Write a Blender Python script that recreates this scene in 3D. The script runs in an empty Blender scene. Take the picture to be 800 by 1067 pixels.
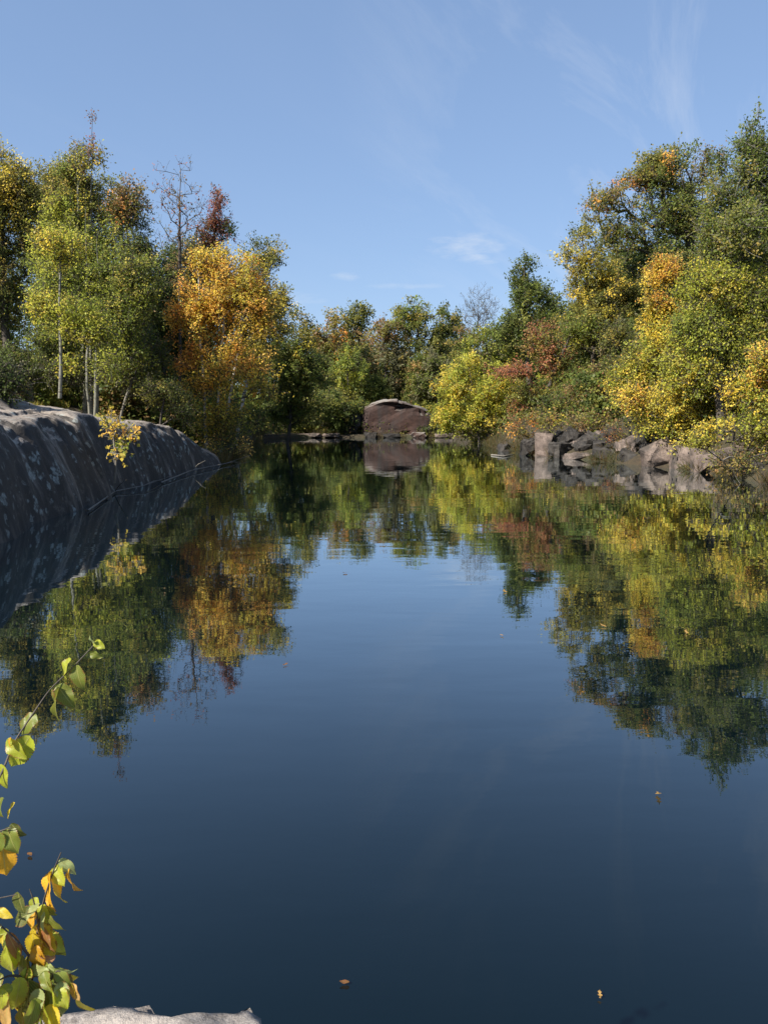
import bpy, bmesh, math, random
import numpy as np
from mathutils import Vector, Matrix, noise as mnoise

SC = bpy.context.scene
COL = SC.collection
R = math.radians

# ------------------------------------------------------------------ camera geometry
CAM_H, PITCH, F = 2.2, R(7.08), 830.0
CP, SP = math.cos(PITCH), math.sin(PITCH)

def P(px, py, Y):
    """world point at ground distance Y seen in direction (px, py) of the photograph (800x1067)"""
    t = (533.5 - py) / F
    dz = Y * (t * CP - SP) / (CP + t * SP)
    depth = Y * CP - dz * SP
    return np.array([(px - 400.0) / F * depth, Y, CAM_H + dz])

def M_PER_PX(Y):
    return Y / F

# ------------------------------------------------------------------ helpers
def tag(o, label=None, cat=None, group=None, kind=None):
    if label: o['label'] = label
    if cat: o['category'] = cat
    if group: o['group'] = group
    if kind: o['kind'] = kind
    return o

def empty(name, loc):
    o = bpy.data.objects.new(name, None)
    o.location = loc
    o.empty_display_size = 0.2
    COL.objects.link(o)
    return o

def link(name, me, mat=None, parent=None, loc=None):
    o = bpy.data.objects.new(name, me)
    if mat is not None and len(me.materials) == 0: me.materials.append(mat)
    if parent is not None: o.parent = parent
    if loc is not None: o.location = loc
    COL.objects.link(o)
    return o

def mesh_quads(name, verts, quads):
    me = bpy.data.meshes.new(name)
    nv, nq = len(verts), len(quads)
    me.vertices.add(nv); me.vertices.foreach_set('co', np.asarray(verts, np.float32).ravel())
    me.loops.add(nq * 4); me.loops.foreach_set('vertex_index', np.asarray(quads, np.int32).ravel())
    me.polygons.add(nq); me.polygons.foreach_set('loop_start', np.arange(nq, dtype=np.int32) * 4)
    me.update(calc_edges=True)
    return me

def hash3(ix, iy, iz, seed):
    h = (ix.astype(np.int64) * 374761393 + iy.astype(np.int64) * 668265263 + iz.astype(np.int64) * 2147483647 + seed * 974634777) & 0xffffffff
    h = ((h ^ (h >> 13)) * 1274126177) & 0xffffffff
    h = h ^ (h >> 16)
    return (h & 0xffff) / 32767.5 - 1.0

def vnoise(p, seed=0):
    """value noise, p (n,3) -> (-1..1)"""
    p = np.asarray(p, float)
    i = np.floor(p).astype(np.int64); f = p - i
    f = f * f * (3 - 2 * f)
    r = 0
    for dx in (0, 1):
        wx = f[:, 0] if dx else 1 - f[:, 0]
        for dy in (0, 1):
            wy = f[:, 1] if dy else 1 - f[:, 1]
            for dz in (0, 1):
                wz = f[:, 2] if dz else 1 - f[:, 2]
                r = r + wx * wy * wz * hash3(i[:, 0] + dx, i[:, 1] + dy, i[:, 2] + dz, seed)
    return r

def fbm(p, octs=4, seed=0):
    s, a, t = 0, 1.0, 0
    p = np.asarray(p, float)
    for k in range(octs):
        s = s + a * vnoise(p * (2 ** k) + 17.3 * k, seed + k); t += a; a *= 0.5
    return s / t

def sstep(a, b, x):
    t = np.clip((x - a) / (b - a), 0, 1)
    return t * t * (3 - 2 * t)

# ------------------------------------------------------------------ materials
def new_mat(name):
    m = bpy.data.materials.new(name); m.use_nodes = True
    nt = m.node_tree; nt.nodes.clear()
    out = nt.nodes.new('ShaderNodeOutputMaterial')
    return m, nt, out

def nd(nt, typ, **kw):
    n = nt.nodes.new(typ)
    for k, v in kw.items():
        if k in n.inputs: n.inputs[k].default_value = v
        else: setattr(n, k, v)
    return n

def ramp(nt, src, stops):
    r = nt.nodes.new('ShaderNodeValToRGB')
    els = r.color_ramp.elements
    while len(els) < len(stops): els.new(0.5)
    for e, (p, c) in zip(els, stops):
        e.position = p
        e.color = (c, c, c, 1) if isinstance(c, (int, float)) else (*c, 1)
    nt.links.new(src, r.inputs[0])
    return r.outputs[0]

def mixc(nt, fac, a, b, mode='MIX'):
    m = nt.nodes.new('ShaderNodeMix'); m.data_type = 'RGBA'; m.blend_type = mode
    for sock, v in ((m.inputs['Factor'], fac), (m.inputs['A'], a), (m.inputs['B'], b)):
        pass
    def put(sock, v):
        if hasattr(v, 'is_linked') or isinstance(v, bpy.types.NodeSocket): nt.links.new(v, sock)
        elif isinstance(v, (int, float)): sock.default_value = v
        else: sock.default_value = (*v, 1)
    put(m.inputs[0], fac); put(m.inputs[6], a); put(m.inputs[7], b)
    return m.outputs[2]

def math_n(nt, op, a, b=None):
    m = nt.nodes.new('ShaderNodeMath'); m.operation = op
    for s, v in ((m.inputs[0], a), (m.inputs[1], b)):
        if v is None: continue
        if isinstance(v, (int, float)): s.default_value = v
        else: nt.links.new(v, s)
    return m.outputs[0]

def objcoord(nt, scale=(1, 1, 1), geo=False):
    if geo:
        src = nt.nodes.new('ShaderNodeNewGeometry').outputs['Position']
    else:
        src = nt.nodes.new('ShaderNodeTexCoord').outputs['Object']
    mp = nt.nodes.new('ShaderNodeMapping'); mp.inputs['Scale'].default_value = scale
    nt.links.new(src, mp.inputs['Vector'])
    return mp.outputs[0]

def noise_n(nt, vec, scale, detail=4, rough=0.55, dist=0.0):
    n = nd(nt, 'ShaderNodeTexNoise')
    n.inputs['Scale'].default_value = scale; n.inputs['Detail'].default_value = detail
    n.inputs['Roughness'].default_value = rough; n.inputs['Distortion'].default_value = dist
    nt.links.new(vec, n.inputs['Vector'])
    return n.outputs['Fac']

def leaf_material():
    m, nt, out = new_mat('foliage')
    at = nd(nt, 'ShaderNodeAttribute', attribute_name='leaf_colour')
    pr = nd(nt, 'ShaderNodeBsdfPrincipled')
    pr.inputs['Roughness'].default_value = 0.5
    pr.inputs['Specular IOR Level'].default_value = 0.2
    nt.links.new(at.outputs['Color'], pr.inputs['Base Color'])
    tr = nd(nt, 'ShaderNodeBsdfTranslucent')
    hs = nd(nt, 'ShaderNodeHueSaturation'); hs.inputs['Saturation'].default_value = 1.0; hs.inputs['Value'].default_value = 1.5
    nt.links.new(at.outputs['Color'], hs.inputs['Color']); nt.links.new(hs.outputs[0], tr.inputs['Color'])
    mx = nd(nt, 'ShaderNodeMixShader'); mx.inputs[0].default_value = 0.48
    nt.links.new(pr.outputs[0], mx.inputs[1]); nt.links.new(tr.outputs[0], mx.inputs[2])
    nt.links.new(mx.outputs[0], out.inputs[0])
    return m

def bark_material(name, c1, c2, band=None):
    m, nt, out = new_mat(name)
    pr = nd(nt, 'ShaderNodeBsdfPrincipled'); pr.inputs['Roughness'].default_value = 0.85
    v = objcoord(nt, (7, 7, 1.6), True)
    n = noise_n(nt, v, 1.6, 5, 0.65)
    c = ramp(nt, n, [(0.33, c1), (0.68, c2)])
    if band:
        v2 = objcoord(nt, (2.0, 2.0, 7), True)
        n2 = noise_n(nt, v2, 1.1, 3, 0.6)
        c = mixc(nt, ramp(nt, n2, [(0.56, 0.0), (0.66, 1.0)]), c, band)
    nt.links.new(c, pr.inputs['Base Color'])
    b = nd(nt, 'ShaderNodeBump'); b.inputs['Strength'].default_value = 0.6; b.inputs['Distance'].default_value = 0.03
    nt.links.new(n, b.inputs['Height']); nt.links.new(b.outputs[0], pr.inputs['Normal'])
    nt.links.new(pr.outputs[0], out.inputs[0])
    return m

def rock_material(name, base, light, stain, stain_amt=0.5, lichen=0.0, streak=(1, 1, 1), scale=1.0, steep_dark=False, lit_top=None):
    m, nt, out = new_mat(name)
    pr = nd(nt, 'ShaderNodeBsdfPrincipled'); pr.inputs['Roughness'].default_value = 0.78
    pr.inputs['Specular IOR Level'].default_value = 0.35
    v = objcoord(nt, (scale,) * 3, True)
    big = noise_n(nt, v, 0.7, 6, 0.62)
    fine = noise_n(nt, v, 14, 6, 0.75)
    c = mixc(nt, ramp(nt, big, [(0.34, 0.0), (0.66, 1.0)]), base, light)
    mid = noise_n(nt, v, 3.4, 6, 0.75, 0.6)
    c = mixc(nt, ramp(nt, mid, [(0.36, 0.75), (0.52, 0.0)]), c, tuple(x * 0.3 for x in base))
    c = mixc(nt, ramp(nt, fine, [(0.3, 0.0), (0.75, 0.6)]), c, tuple(x * 0.45 for x in base))
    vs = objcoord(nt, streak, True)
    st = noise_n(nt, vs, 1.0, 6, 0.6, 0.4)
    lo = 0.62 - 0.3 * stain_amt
    if steep_dark:
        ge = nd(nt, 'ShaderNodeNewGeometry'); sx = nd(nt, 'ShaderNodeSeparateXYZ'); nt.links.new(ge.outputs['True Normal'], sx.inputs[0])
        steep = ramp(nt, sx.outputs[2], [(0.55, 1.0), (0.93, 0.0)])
        st = math_n(nt, 'ADD', st, math_n(nt, 'MULTIPLY', steep, 0.36))  # dark tone spreads on steep faces and thins on flat tops
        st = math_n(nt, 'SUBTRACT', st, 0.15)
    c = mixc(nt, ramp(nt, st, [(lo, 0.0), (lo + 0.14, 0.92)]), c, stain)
    if lichen > 0:
        vo = nd(nt, 'ShaderNodeTexVoronoi', feature='F1'); vo.inputs['Scale'].default_value = 3.6
        vo.inputs['Randomness'].default_value = 1.0
        wv = nd(nt, 'ShaderNodeVectorMath', operation='ADD')
        wn = nd(nt, 'ShaderNodeTexNoise'); wn.inputs['Scale'].default_value = 5; wn.inputs['Detail'].default_value = 4
        sc = nd(nt, 'ShaderNodeVectorMath', operation='SCALE'); sc.inputs['Scale'].default_value = 0.45
        nt.links.new(v, wn.inputs['Vector']); nt.links.new(wn.outputs['Color'], sc.inputs[0])
        nt.links.new(v, wv.inputs[0]); nt.links.new(sc.outputs[0], wv.inputs[1]); nt.links.new(wv.outputs[0], vo.inputs['Vector'])
        vd = math_n(nt, 'SUBTRACT', vo.outputs['Distance'], math_n(nt, 'MULTIPLY', math_n(nt, 'SUBTRACT', noise_n(nt, v, 1.7, 3, .6), .5), .9))
        spot = ramp(nt, vd, [(0.2, 1.0), (0.36, 0.0)])
        core = ramp(nt, vo.outputs['Distance'], [(0.07, 0.35), (0.15, 1.0)])
        pm = ramp(nt, noise_n(nt, v, 0.8, 3, 0.6), [(0.58 - 0.1 * lichen, 0.0), (0.63 - 0.1 * lichen, 1.0)])
        f = math_n(nt, 'MULTIPLY', math_n(nt, 'MULTIPLY', spot, pm), core)
        f = math_n(nt, 'MULTIPLY', f, ramp(nt, fine, [(0.35, 0.25), (0.6, 0.85)]))
        c = mixc(nt, f, c, (0.36, 0.39, 0.36))
    if lit_top:
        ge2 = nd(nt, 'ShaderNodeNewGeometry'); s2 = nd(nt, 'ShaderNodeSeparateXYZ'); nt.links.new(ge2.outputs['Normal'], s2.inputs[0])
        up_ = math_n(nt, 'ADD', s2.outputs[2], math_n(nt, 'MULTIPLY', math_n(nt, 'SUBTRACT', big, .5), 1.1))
        c = mixc(nt, ramp(nt, up_, [(0.35, 0.0), (0.95, 0.9)]), c, lit_top)  # sunlight on the top put into the colour: upward faces paler
    # thin grey-green crust patches
    c = mixc(nt, math_n(nt, 'MULTIPLY', ramp(nt, noise_n(nt, v, 2.3, 7, 0.75), [(0.55, 0.0), (0.7, 1.0)]), 0.4), c, tuple(.25 * a + .62 * b for a, b in zip((.24, .24, .2), light)))
    nt.links.new(c, pr.inputs['Base Color'])
    b = nd(nt, 'ShaderNodeBump'); b.inputs['Strength'].default_value = 0.7; b.inputs['Distance'].default_value = 0.05
    hsum = math_n(nt, 'ADD', noise_n(nt, v, 5, 8, 0.7), math_n(nt, 'MULTIPLY', fine, 0.3))
    nt.links.new(hsum, b.inputs['Height']); nt.links.new(b.outputs[0], pr.inputs['Normal'])
    nt.links.new(pr.outputs[0], out.inputs[0])
    return m

def ground_material():
    m, nt, out = new_mat('forest_floor')
    pr = nd(nt, 'ShaderNodeBsdfPrincipled'); pr.inputs['Roughness'].default_value = 0.95
    v = objcoord(nt, (1, 1, 1), True)
    a = noise_n(nt, v, 0.35, 5, 0.6); b = noise_n(nt, v, 6, 6, 0.75); d = noise_n(nt, v, 25, 4, 0.8)
    c = mixc(nt, ramp(nt, a, [(0.4, 0.0), (0.62, 1.0)]), (0.032, 0.023, 0.014), (0.030, 0.032, 0.013))
    c = mixc(nt, ramp(nt, b, [(0.45, 0.0), (0.7, 0.8)]), c, (0.075, 0.05, 0.025))
    c = mixc(nt, ramp(nt, d, [(0.58, 0.0), (0.74, 0.6)]), c, (0.15, 0.09, 0.035))
    nt.links.new(c, pr.inputs['Base Color'])
    bp = nd(nt, 'ShaderNodeBump'); bp.inputs['Strength'].default_value = 0.8; bp.inputs['Distance'].default_value = 0.08
    nt.links.new(b, bp.inputs['Height']); nt.links.new(bp.outputs[0], pr.inputs['Normal'])
    nt.links.new(pr.outputs[0], out.inputs[0])
    return m

def water_material():
    m, nt, out = new_mat('pond_surface')
    df = nd(nt, 'ShaderNodeBsdfDiffuse'); df.inputs['Color'].default_value = (0.0012, 0.0048, 0.0070, 1)
    gl = nd(nt, 'ShaderNodeBsdfGlossy'); gl.inputs['Roughness'].default_value = 0.012; gl.inputs['Color'].default_value = (.90, .97, 1, 1)
    fr = nd(nt, 'ShaderNodeFresnel'); fr.inputs['IOR'].default_value = 1.333
    fac = math_n(nt, 'MAXIMUM', math_n(nt, 'SUBTRACT', .95, math_n(nt, 'POWER', math_n(nt, 'SUBTRACT', 1.0, fr.outputs[0]), 3.2)), .02)
    mx = nd(nt, 'ShaderNodeMixShader'); nt.links.new(fac, mx.inputs[0])
    nt.links.new(df.outputs[0], mx.inputs[1]); nt.links.new(gl.outputs[0], mx.inputs[2])
    v = objcoord(nt, (0.45, 1.0, 1), True)
    n1 = noise_n(nt, v, 1.15, 2, 0.5, 0.3)
    n2 = noise_n(nt, v, 4.3, 3, 0.55, 0.2)
    br = ramp(nt, noise_n(nt, objcoord(nt, (0.05, 0.13, 1), True), 1.0, 3, 0.6), [(0.36, 0.22), (0.66, 1.0)])
    h = math_n(nt, 'ADD', math_n(nt, 'MULTIPLY', n1, 1.0), math_n(nt, 'MULTIPLY', n2, 0.16))
    h = math_n(nt, 'MULTIPLY', h, br)
    b = nd(nt, 'ShaderNodeBump'); b.inputs['Strength'].default_value = 1.0; b.inputs['Distance'].default_value = WATER_BUMP
    nt.links.new(h, b.inputs['Height']); nt.links.new(b.outputs[0], gl.inputs['Normal']); nt.links.new(b.outputs[0], fr.inputs['Normal'])
    nt.links.new(mx.outputs[0], out.inputs[0])
    return m

WATER_BUMP = 0.007
LEAF = leaf_material()
BARK = {
    'dark': bark_material('dark_bark', (0.035, 0.028, 0.022), (0.10, 0.085, 0.07)),
    'grey': bark_material('grey_bark', (0.10, 0.09, 0.075), (0.24, 0.22, 0.19)),
    'white': bark_material('birch_bark', (0.38, 0.36, 0.32), (0.52, 0.50, 0.46), (0.07, 0.06, 0.05)),
    'pale': bark_material('aspen_bark', (0.13, 0.13, 0.10), (0.23, 0.225, 0.185), (0.08, 0.07, 0.06)),
}

# ------------------------------------------------------------------ terrain
POND = np.array([(-6.0, 1.0), (-6.4, 8), (-6.5, 13), (-7.2, 20), (-7.4, 26), (-7.1, 34), (-7.6, 42), (-9.2, 57), (-10.5, 67),
                 (-6, 71.5), (0, 72), (5.5, 72), (7.2, 68), (7.0, 60), (6.9, 50), (7.6, 42), (9.1, 38.5), (10.8, 33.5), (11.8, 30), (11.9, 24), (12.5, 15),
                 (13, 6), (10, 0.5), (4, 0.9), (1.0, 1.25), (-0.6, 1.4), (-3, 1.2)])

def pond_sd(x, y):
    p = np.stack([x, y], -1)
    a = POND; b = np.roll(POND, -1, 0)
    best = np.full(x.shape, 1e9); inside = np.zeros(x.shape, bool)
    for (ax, ay), (bx, by) in zip(a, b):
        dx, dy = bx - ax, by - ay
        t = np.clip(((x - ax) * dx + (y - ay) * dy) / (dx * dx + dy * dy), 0, 1)
        best = np.minimum(best, np.hypot(x - ax - t * dx, y - ay - t * dy))
        c = ((ay > y) != (by > y)) & (x < (bx - ax) * (y - ay) / (by - ay + 1e-12) + ax)
        inside ^= c
    return np.where(inside, -best, best)

def ground_z(x, y):
    x = np.asarray(x, float); y = np.asarray(y, float)
    sd = pond_sd(x, y)
    q = np.stack([x * 0.16, y * 0.16, x * 0], -1).reshape(-1, 3)
    n = fbm(q, 4, 5).reshape(x.shape)
    wl = sstep(3, -5, x) * sstep(2, 8, y) * sstep(78, 66, y)            # left bank
    wr = sstep(1, 7, x) * sstep(2, 8, y) * sstep(80, 68, y)
    wn = sstep(8, 2, y)
    # left: under the outcrop for y<37, behind it a plateau
    onrock = sstep(40, 34, y)
    zl = (1 - onrock) * (0.35 + 2.2 * sstep(0.5, 9, sd)) + onrock * (0.1 + 2.7 * sstep(5.5, 9.5, sd)) + 0.035 * np.clip(sd - 8, 0, 40)
    zr = 0.35 + 1.5 * sstep(0.3, 3.0, sd) + 0.24 * np.clip(sd - 2.5, 0, 14) + 0.03 * np.clip(sd - 16, 0, 60)
    zf = 0.25 + 1.2 * sstep(1.0, 9, sd) + 0.03 * np.clip(sd - 9, 0, 60)
    zn = 0.12 + 0.42 * sstep(0.1, 1.0, sd)
    ws = np.clip(1 - wl - wr - wn, 0, 1)
    z = (zl * wl + zr * wr + zn * wn + zf * ws) / (wl + wr + wn + ws + 1e-9)
    z = z + n * (0.12 + 0.5 * sstep(2, 14, sd)) * sstep(0, 2, sd)
    far = sstep(80, 300, np.hypot(x, y - 40))
    z = z * (1 - far) + far * (5 + 4 * n)
    zin = -0.12 - 1.6 * sstep(0, 1.6, -sd)
    return np.where(sd > 0, z * sstep(0, 0.5, sd) - 0.12 * (1 - sstep(0, 0.5, sd)), zin)

def gz(x, y):
    return float(ground_z(np.array([x]), np.array([y]))[0])

def axis(lo, hi, step, far):
    core = np.arange(lo, hi + 1e-6, step)
    g = []
    s, p = step, 0.0
    while p < far:
        s *= 1.25; p += s; g.append(p)
    g = np.array(g)
    return np.concatenate([(lo - g)[::-1], core, hi + g])

def build_terrain():
    xs = axis(-26, 30, 0.45, 1600); ys = axis(-6, 90, 0.5, 1600)
    X, Y = np.meshgrid(xs, ys)
    Z = ground_z(X, Y)
    v = np.stack([X, Y, Z], -1).reshape(-1, 3)
    nx, ny = len(xs), len(ys)
    i = np.arange(nx * ny).reshape(ny, nx)
    q = np.stack([i[:-1, :-1], i[:-1, 1:], i[1:, 1:], i[1:, :-1]], -1).reshape(-1, 4)
    o = link('ground', mesh_quads('ground', v, q), ground_material())
    tag(o, kind='structure')
    w = mesh_quads('water', [(-18, -3, 0), (22, -3, 0), (22, 80, 0), (-18, 80, 0)], [(0, 1, 2, 3)])
    tag(link('water', w, water_material()), kind='structure')

build_terrain()

# ------------------------------------------------------------------ trees
PAL = {
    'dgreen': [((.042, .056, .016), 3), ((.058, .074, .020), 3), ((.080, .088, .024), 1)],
    'green':  [((.075, .096, .022), 3), ((.100, .120, .026), 2), ((.13, .13, .03), 1)],
    'olive':  [((.105, .104, .026), 3), ((.145, .130, .030), 2), ((.075, .082, .022), 2), ((.19, .145, .036), 1)],
    'lime':   [((.185, .195, .030), 3), ((.235, .23, .034), 2), ((.13, .15, .026), 2), ((.27, .225, .05), 1)],
    'yellow': [((.34, .27, .042), 3), ((.28, .245, .04), 2), ((.37, .275, .042), 2), ((.20, .19, .042), 1)],
    'gold':   [((.36, .225, .048), 3), ((.345, .245, .05), 2), ((.34, .18, .042), 2), ((.24, .18, .048), 1)],
    'orange': [((.38, .17, .04), 3), ((.42, .23, .05), 2), ((.27, .13, .04), 1)],
    'red':    [((.19, .075, .042), 3), ((.21, .105, .05), 2), ((.20, .095, .04), 2), ((.17, .12, .04), 1)],
    'maroon': [((.13, .05, .035), 3), ((.17, .07, .04), 2), ((.10, .055, .03), 1)],
    'brown':  [((.15, .098, .042), 3), ((.105, .078, .035), 2), ((.20, .12, .05), 1), ((.10, .095, .03), 1)],
    'grey':   [((.105, .100, .055), 3), ((.085, .088, .045), 2), ((.14, .11, .06), 1)],
}

def pick(pal, n, rng):
    """pal: name or dict name->weight"""
    if isinstance(pal, str): pal = {pal: 1}
    cs, ws = [], []
    for k, w in pal.items():
        t = sum(x[1] for x in PAL[k])
        for c, u in PAL[k]: cs.append(c); ws.append(w * u / t)
    ws = np.array(ws) / sum(ws)
    return 1.9 * np.array(cs)[rng.choice(len(cs), n, p=ws)]

def unit(v):
    return v / (np.linalg.norm(v, axis=-1, keepdims=True) + 1e-9)

def leaves_mesh(name, pos, axis_dir, nrm, size, col):
    n = len(pos)
    ax = unit(axis_dir); nr = nrm - (nrm * ax).sum(1, keepdims=True) * ax
    nr = unit(nr); sd = np.cross(ax, nr)
    s = size[:, None]
    v = np.empty((n, 4, 3), np.float32)
    v[:, 0] = pos
    v[:, 1] = pos + ax * s * 0.45 + sd * s * 0.36 + nr * s * 0.10
    v[:, 2] = pos + ax * s
    v[:, 3] = pos + ax * s * 0.45 - sd * s * 0.36 + nr * s * 0.10
    me = mesh_quads(name, v.reshape(-1, 3), np.arange(n * 4).reshape(n, 4))
    a = me.attributes.new('leaf_colour', 'FLOAT_COLOR', 'FACE')
    c = np.ones((n, 4), np.float32); c[:, :3] = col
    a.data.foreach_set('color', c.ravel())
    return me

def tubes(name, pos, par, rad, nst=None, only=None):
    """pos (n,3), par parent index (-1 root), rad (n): one mesh of tapered tubes following the branch chains"""
    n = len(pos)
    ch = [[] for _ in range(n)]
    roots = []
    for i in range(n):
        if par[i] < 0: roots.append((i, None))
        elif only == 'branches' and i >= nst and par[i] < nst: roots.append((i, par[i]))
        elif only == 'trunk' and i >= nst: pass
        else: ch[par[i]].append(i)
    if only == 'branches': roots = [q for q in roots if q[0] >= nst]
    chains = []
    stack = list(roots)
    while stack:
        i, st = stack.pop()
        c = [] if st is None else [st]
        rr0 = None if st is None else rad[i]
        c.append(i)
        while ch[i]:
            kids = sorted(ch[i], key=lambda k: -rad[k])
            for k in kids[1:]: stack.append((k, i))
            i = kids[0]; c.append(i)
        if len(c) > 1: chains.append((c, rr0))
    V, Q, base = [], [], 0
    for c, r0 in chains:
        p = pos[c]; r = rad[c].copy()
        if r0 is not None: r[0] = r0 * 1.05
        k = 9 if r.max() > 0.09 else (6 if r.max() > 0.03 else 4)
        t = np.gradient(p, axis=0); t = unit(t)
        m = unit(p[-1] - p[0])
        ref = np.zeros(3); ref[int(np.argmin(np.abs(m)))] = 1
        a = unit(np.cross(t, ref)); b = np.cross(t, a)
        th = np.arange(k) / k * 2 * np.pi
        ring = p[:, None] + r[:, None, None] * (a[:, None] * np.cos(th)[None, :, None] + b[:, None] * np.sin(th)[None, :, None])
        V.append(ring.reshape(-1, 3))
        L = len(c)
        i0 = base + (np.arange(L - 1)[:, None] * k + np.arange(k)[None])
        i1 = base + (np.arange(L - 1)[:, None] * k + (np.arange(k)[None] + 1) % k)
        Q.append(np.stack([i0, i1, i1 + k, i0 + k], -1).reshape(-1, 4))
        base += L * k
    return mesh_quads(name, np.concatenate(V), np.concatenate(Q))

def grow(blobs, stems, leaf, rng, lpc=46, twigs=True, cl_r=0.62, lai=4.6, rtip=0.007, jitter=0.08, spray=4, up=0.35, fill=2.4):
    """blobs: list of (centre, radii, palette, density); stems: list of (base, top, radius). Local coordinates.
    returns trunk mesh data and crown mesh"""
    cen, pal = [], []
    for bc, br, bp, bd in blobs:
        bc = np.array(bc); br = np.array(br)
        area = math.pi * br[2] * (br[0] + br[1]) / 2
        nl = lai * bd * area / (0.34 * leaf * leaf)
        n = max(3, int(nl / lpc))
        d = unit(rng.normal(size=(n * 3, 3)))
        rr = rng.random(n * 3) ** (1 / fill)
        lob = 1 + 0.30 * vnoise(d * 1.9 + rng.random(3) * 50, 3) + 0.14 * vnoise(d * 4.1 + 9, 4)
        p = bc + d * br * (rr * lob)[:, None]
        gap = vnoise(p / max(1.2, br.max() * 0.34) + rng.random(3) * 90, 8)
        p = p[(gap > -0.16) | (bd < .2)][:n]
        cen.append(p); pal += [bp] * len(p)
    cen = np.concatenate(cen)
    # skeleton
    pos, par = [], []
    for sb, stp, sr in stems:
        sb, stp = np.array(sb, float), np.array(stp, float)
        k = max(6, int(np.linalg.norm(stp - sb) / 0.6))
        wob = np.cumsum(rng.normal(size=(k + 1, 3)) * 0.028, 0); wob[:, 2] = 0
        wob -= wob[0]
        for j in range(k + 1):
            t = j / k
            q = sb + (stp - sb) * t + wob[j]
            par.append(-1 if j == 0 else len(pos) - 1); pos.append(q)
    nst = len(pos)
    st = np.array(pos)
    dd = np.linalg.norm(cen[:, None, :2] - st[None, :, :2], axis=2).min(1)
    order = np.argsort(dd)
    buf = np.empty((nst + len(cen) * 4, 3)); buf[:nst] = st; cnt = nst
    tipnode = np.empty(len(cen), int)
    zlow = st[:, 2].min() + 0.12 * (cen[:, 2].max() - st[:, 2].min())
    for ci in order:
        c = cen[ci]
        d = buf[:cnt] - c
        dist = np.sqrt((d * d).sum(1))
        cost = dist + 0.75 * np.maximum(0, d[:, 2] + 0.35 * dist) + np.where(buf[:cnt, 2] < min(zlow, c[2] - .3), 1.5, 0)
        j = int(cost.argmin())
        a = buf[j]; L = dist[j]
        if L < 0.12: tipnode[ci] = j; continue
        ns = 3 if L > 0.9 else 1
        prev = j
        for s in range(1, ns + 1):
            t = s / ns
            q = a + (c - a) * t
            if s < ns:
                q = q + rng.normal(size=3) * jitter * L * 0.7
                q[2] += 0.06 * L * math.sin(math.pi * t)
            buf[cnt] = q; pos.append(q); par.append(prev); prev = cnt; cnt += 1
        tipnode[ci] = prev
    pos = [buf[i] for i in range(cnt)]
    # leaves on sprays
    nc = len(cen)
    cc = np.empty((nc, 3))
    key = {}
    for i, bp in enumerate(pal): key.setdefault(str(bp), (bp, []))[1].append(i)
    for bp, idx in key.values(): cc[idx] = pick(bp, len(idx), rng)
    out = unit(cen - st[nst // 2])
    sp = rng.normal(size=(nc, spray, 3)) + out[:, None] * 0.55 + np.array([0, 0, up])
    sp = unit(sp)
    sl = cl_r * (0.6 + 0.8 * rng.random((nc, spray)))
    tip = cen[:, None] + sp * sl[..., None]
    if twigs:
        for i in range(nc):
            for s in range(spray):
                pos.append(cen[i] + sp[i, s] * sl[i, s] * 0.5 + rng.normal(size=3) * .03); par.append(int(tipnode[i]))
                pos.append(tip[i, s]); par.append(len(pos) - 2)
    pos = np.array(pos); n = len(pos)
    rad = np.zeros(n); E = 2.35
    acc = np.zeros(n)
    for i in range(n - 1, -1, -1):
        r = rtip ** E if acc[i] == 0 else acc[i]
        rad[i] = r ** (1 / E)
        if par[i] >= 0: acc[par[i]] += r
    # rescale stems to wanted base radius
    scale = stems[0][2] / rad[0] if rad[0] > 0 else 1
    rad = rtip + (rad - rtip) * max(0.05, (stems[0][2] - rtip) / max(1e-4, rad[0] - rtip))
    for k in range(min(4, nst)):
        rad[k] *= 1 + 0.28 * (1 - k / 4) ** 2
    wood = (pos, par, rad, nst)
    # leaves
    npc = lpc
    tt = rng.random((nc, npc)) ** 0.75
    si = rng.integers(0, spray, (nc, npc))
    ii = np.arange(nc)[:, None].repeat(npc, 1)
    lp = cen[ii] + sp[ii, si] * (sl[ii, si] * tt)[..., None] + rng.normal(size=(nc, npc, 3)) * (cl_r * 0.17)
    ld = sp[ii, si] * 0.6 + rng.normal(size=(nc, npc, 3)) * 0.8 + np.array([0, 0, -0.35])
    ln = rng.normal(size=(nc, npc, 3)) * 0.6 + np.array([0, 0, 0.5]) + out[ii] * 0.6
    cc = cc * (0.82 + 0.4 * rng.random((nc, 1)))
    col = cc[ii] * (0.88 + 0.24 * rng.random((nc, npc, 1)))
    alt = rng.random((nc, npc)) < 0.07
    sh = rng.integers(0, nc, (nc, npc))
    col = np.where(alt[..., None], cc[sh], col)
    size = leaf * (0.65 + 0.7 * rng.random((nc, npc)))
    crown = (lp.reshape(-1, 3), ld.reshape(-1, 3), ln.reshape(-1, 3), size.ravel(), col.reshape(-1, 3))
    return wood, crown

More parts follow.
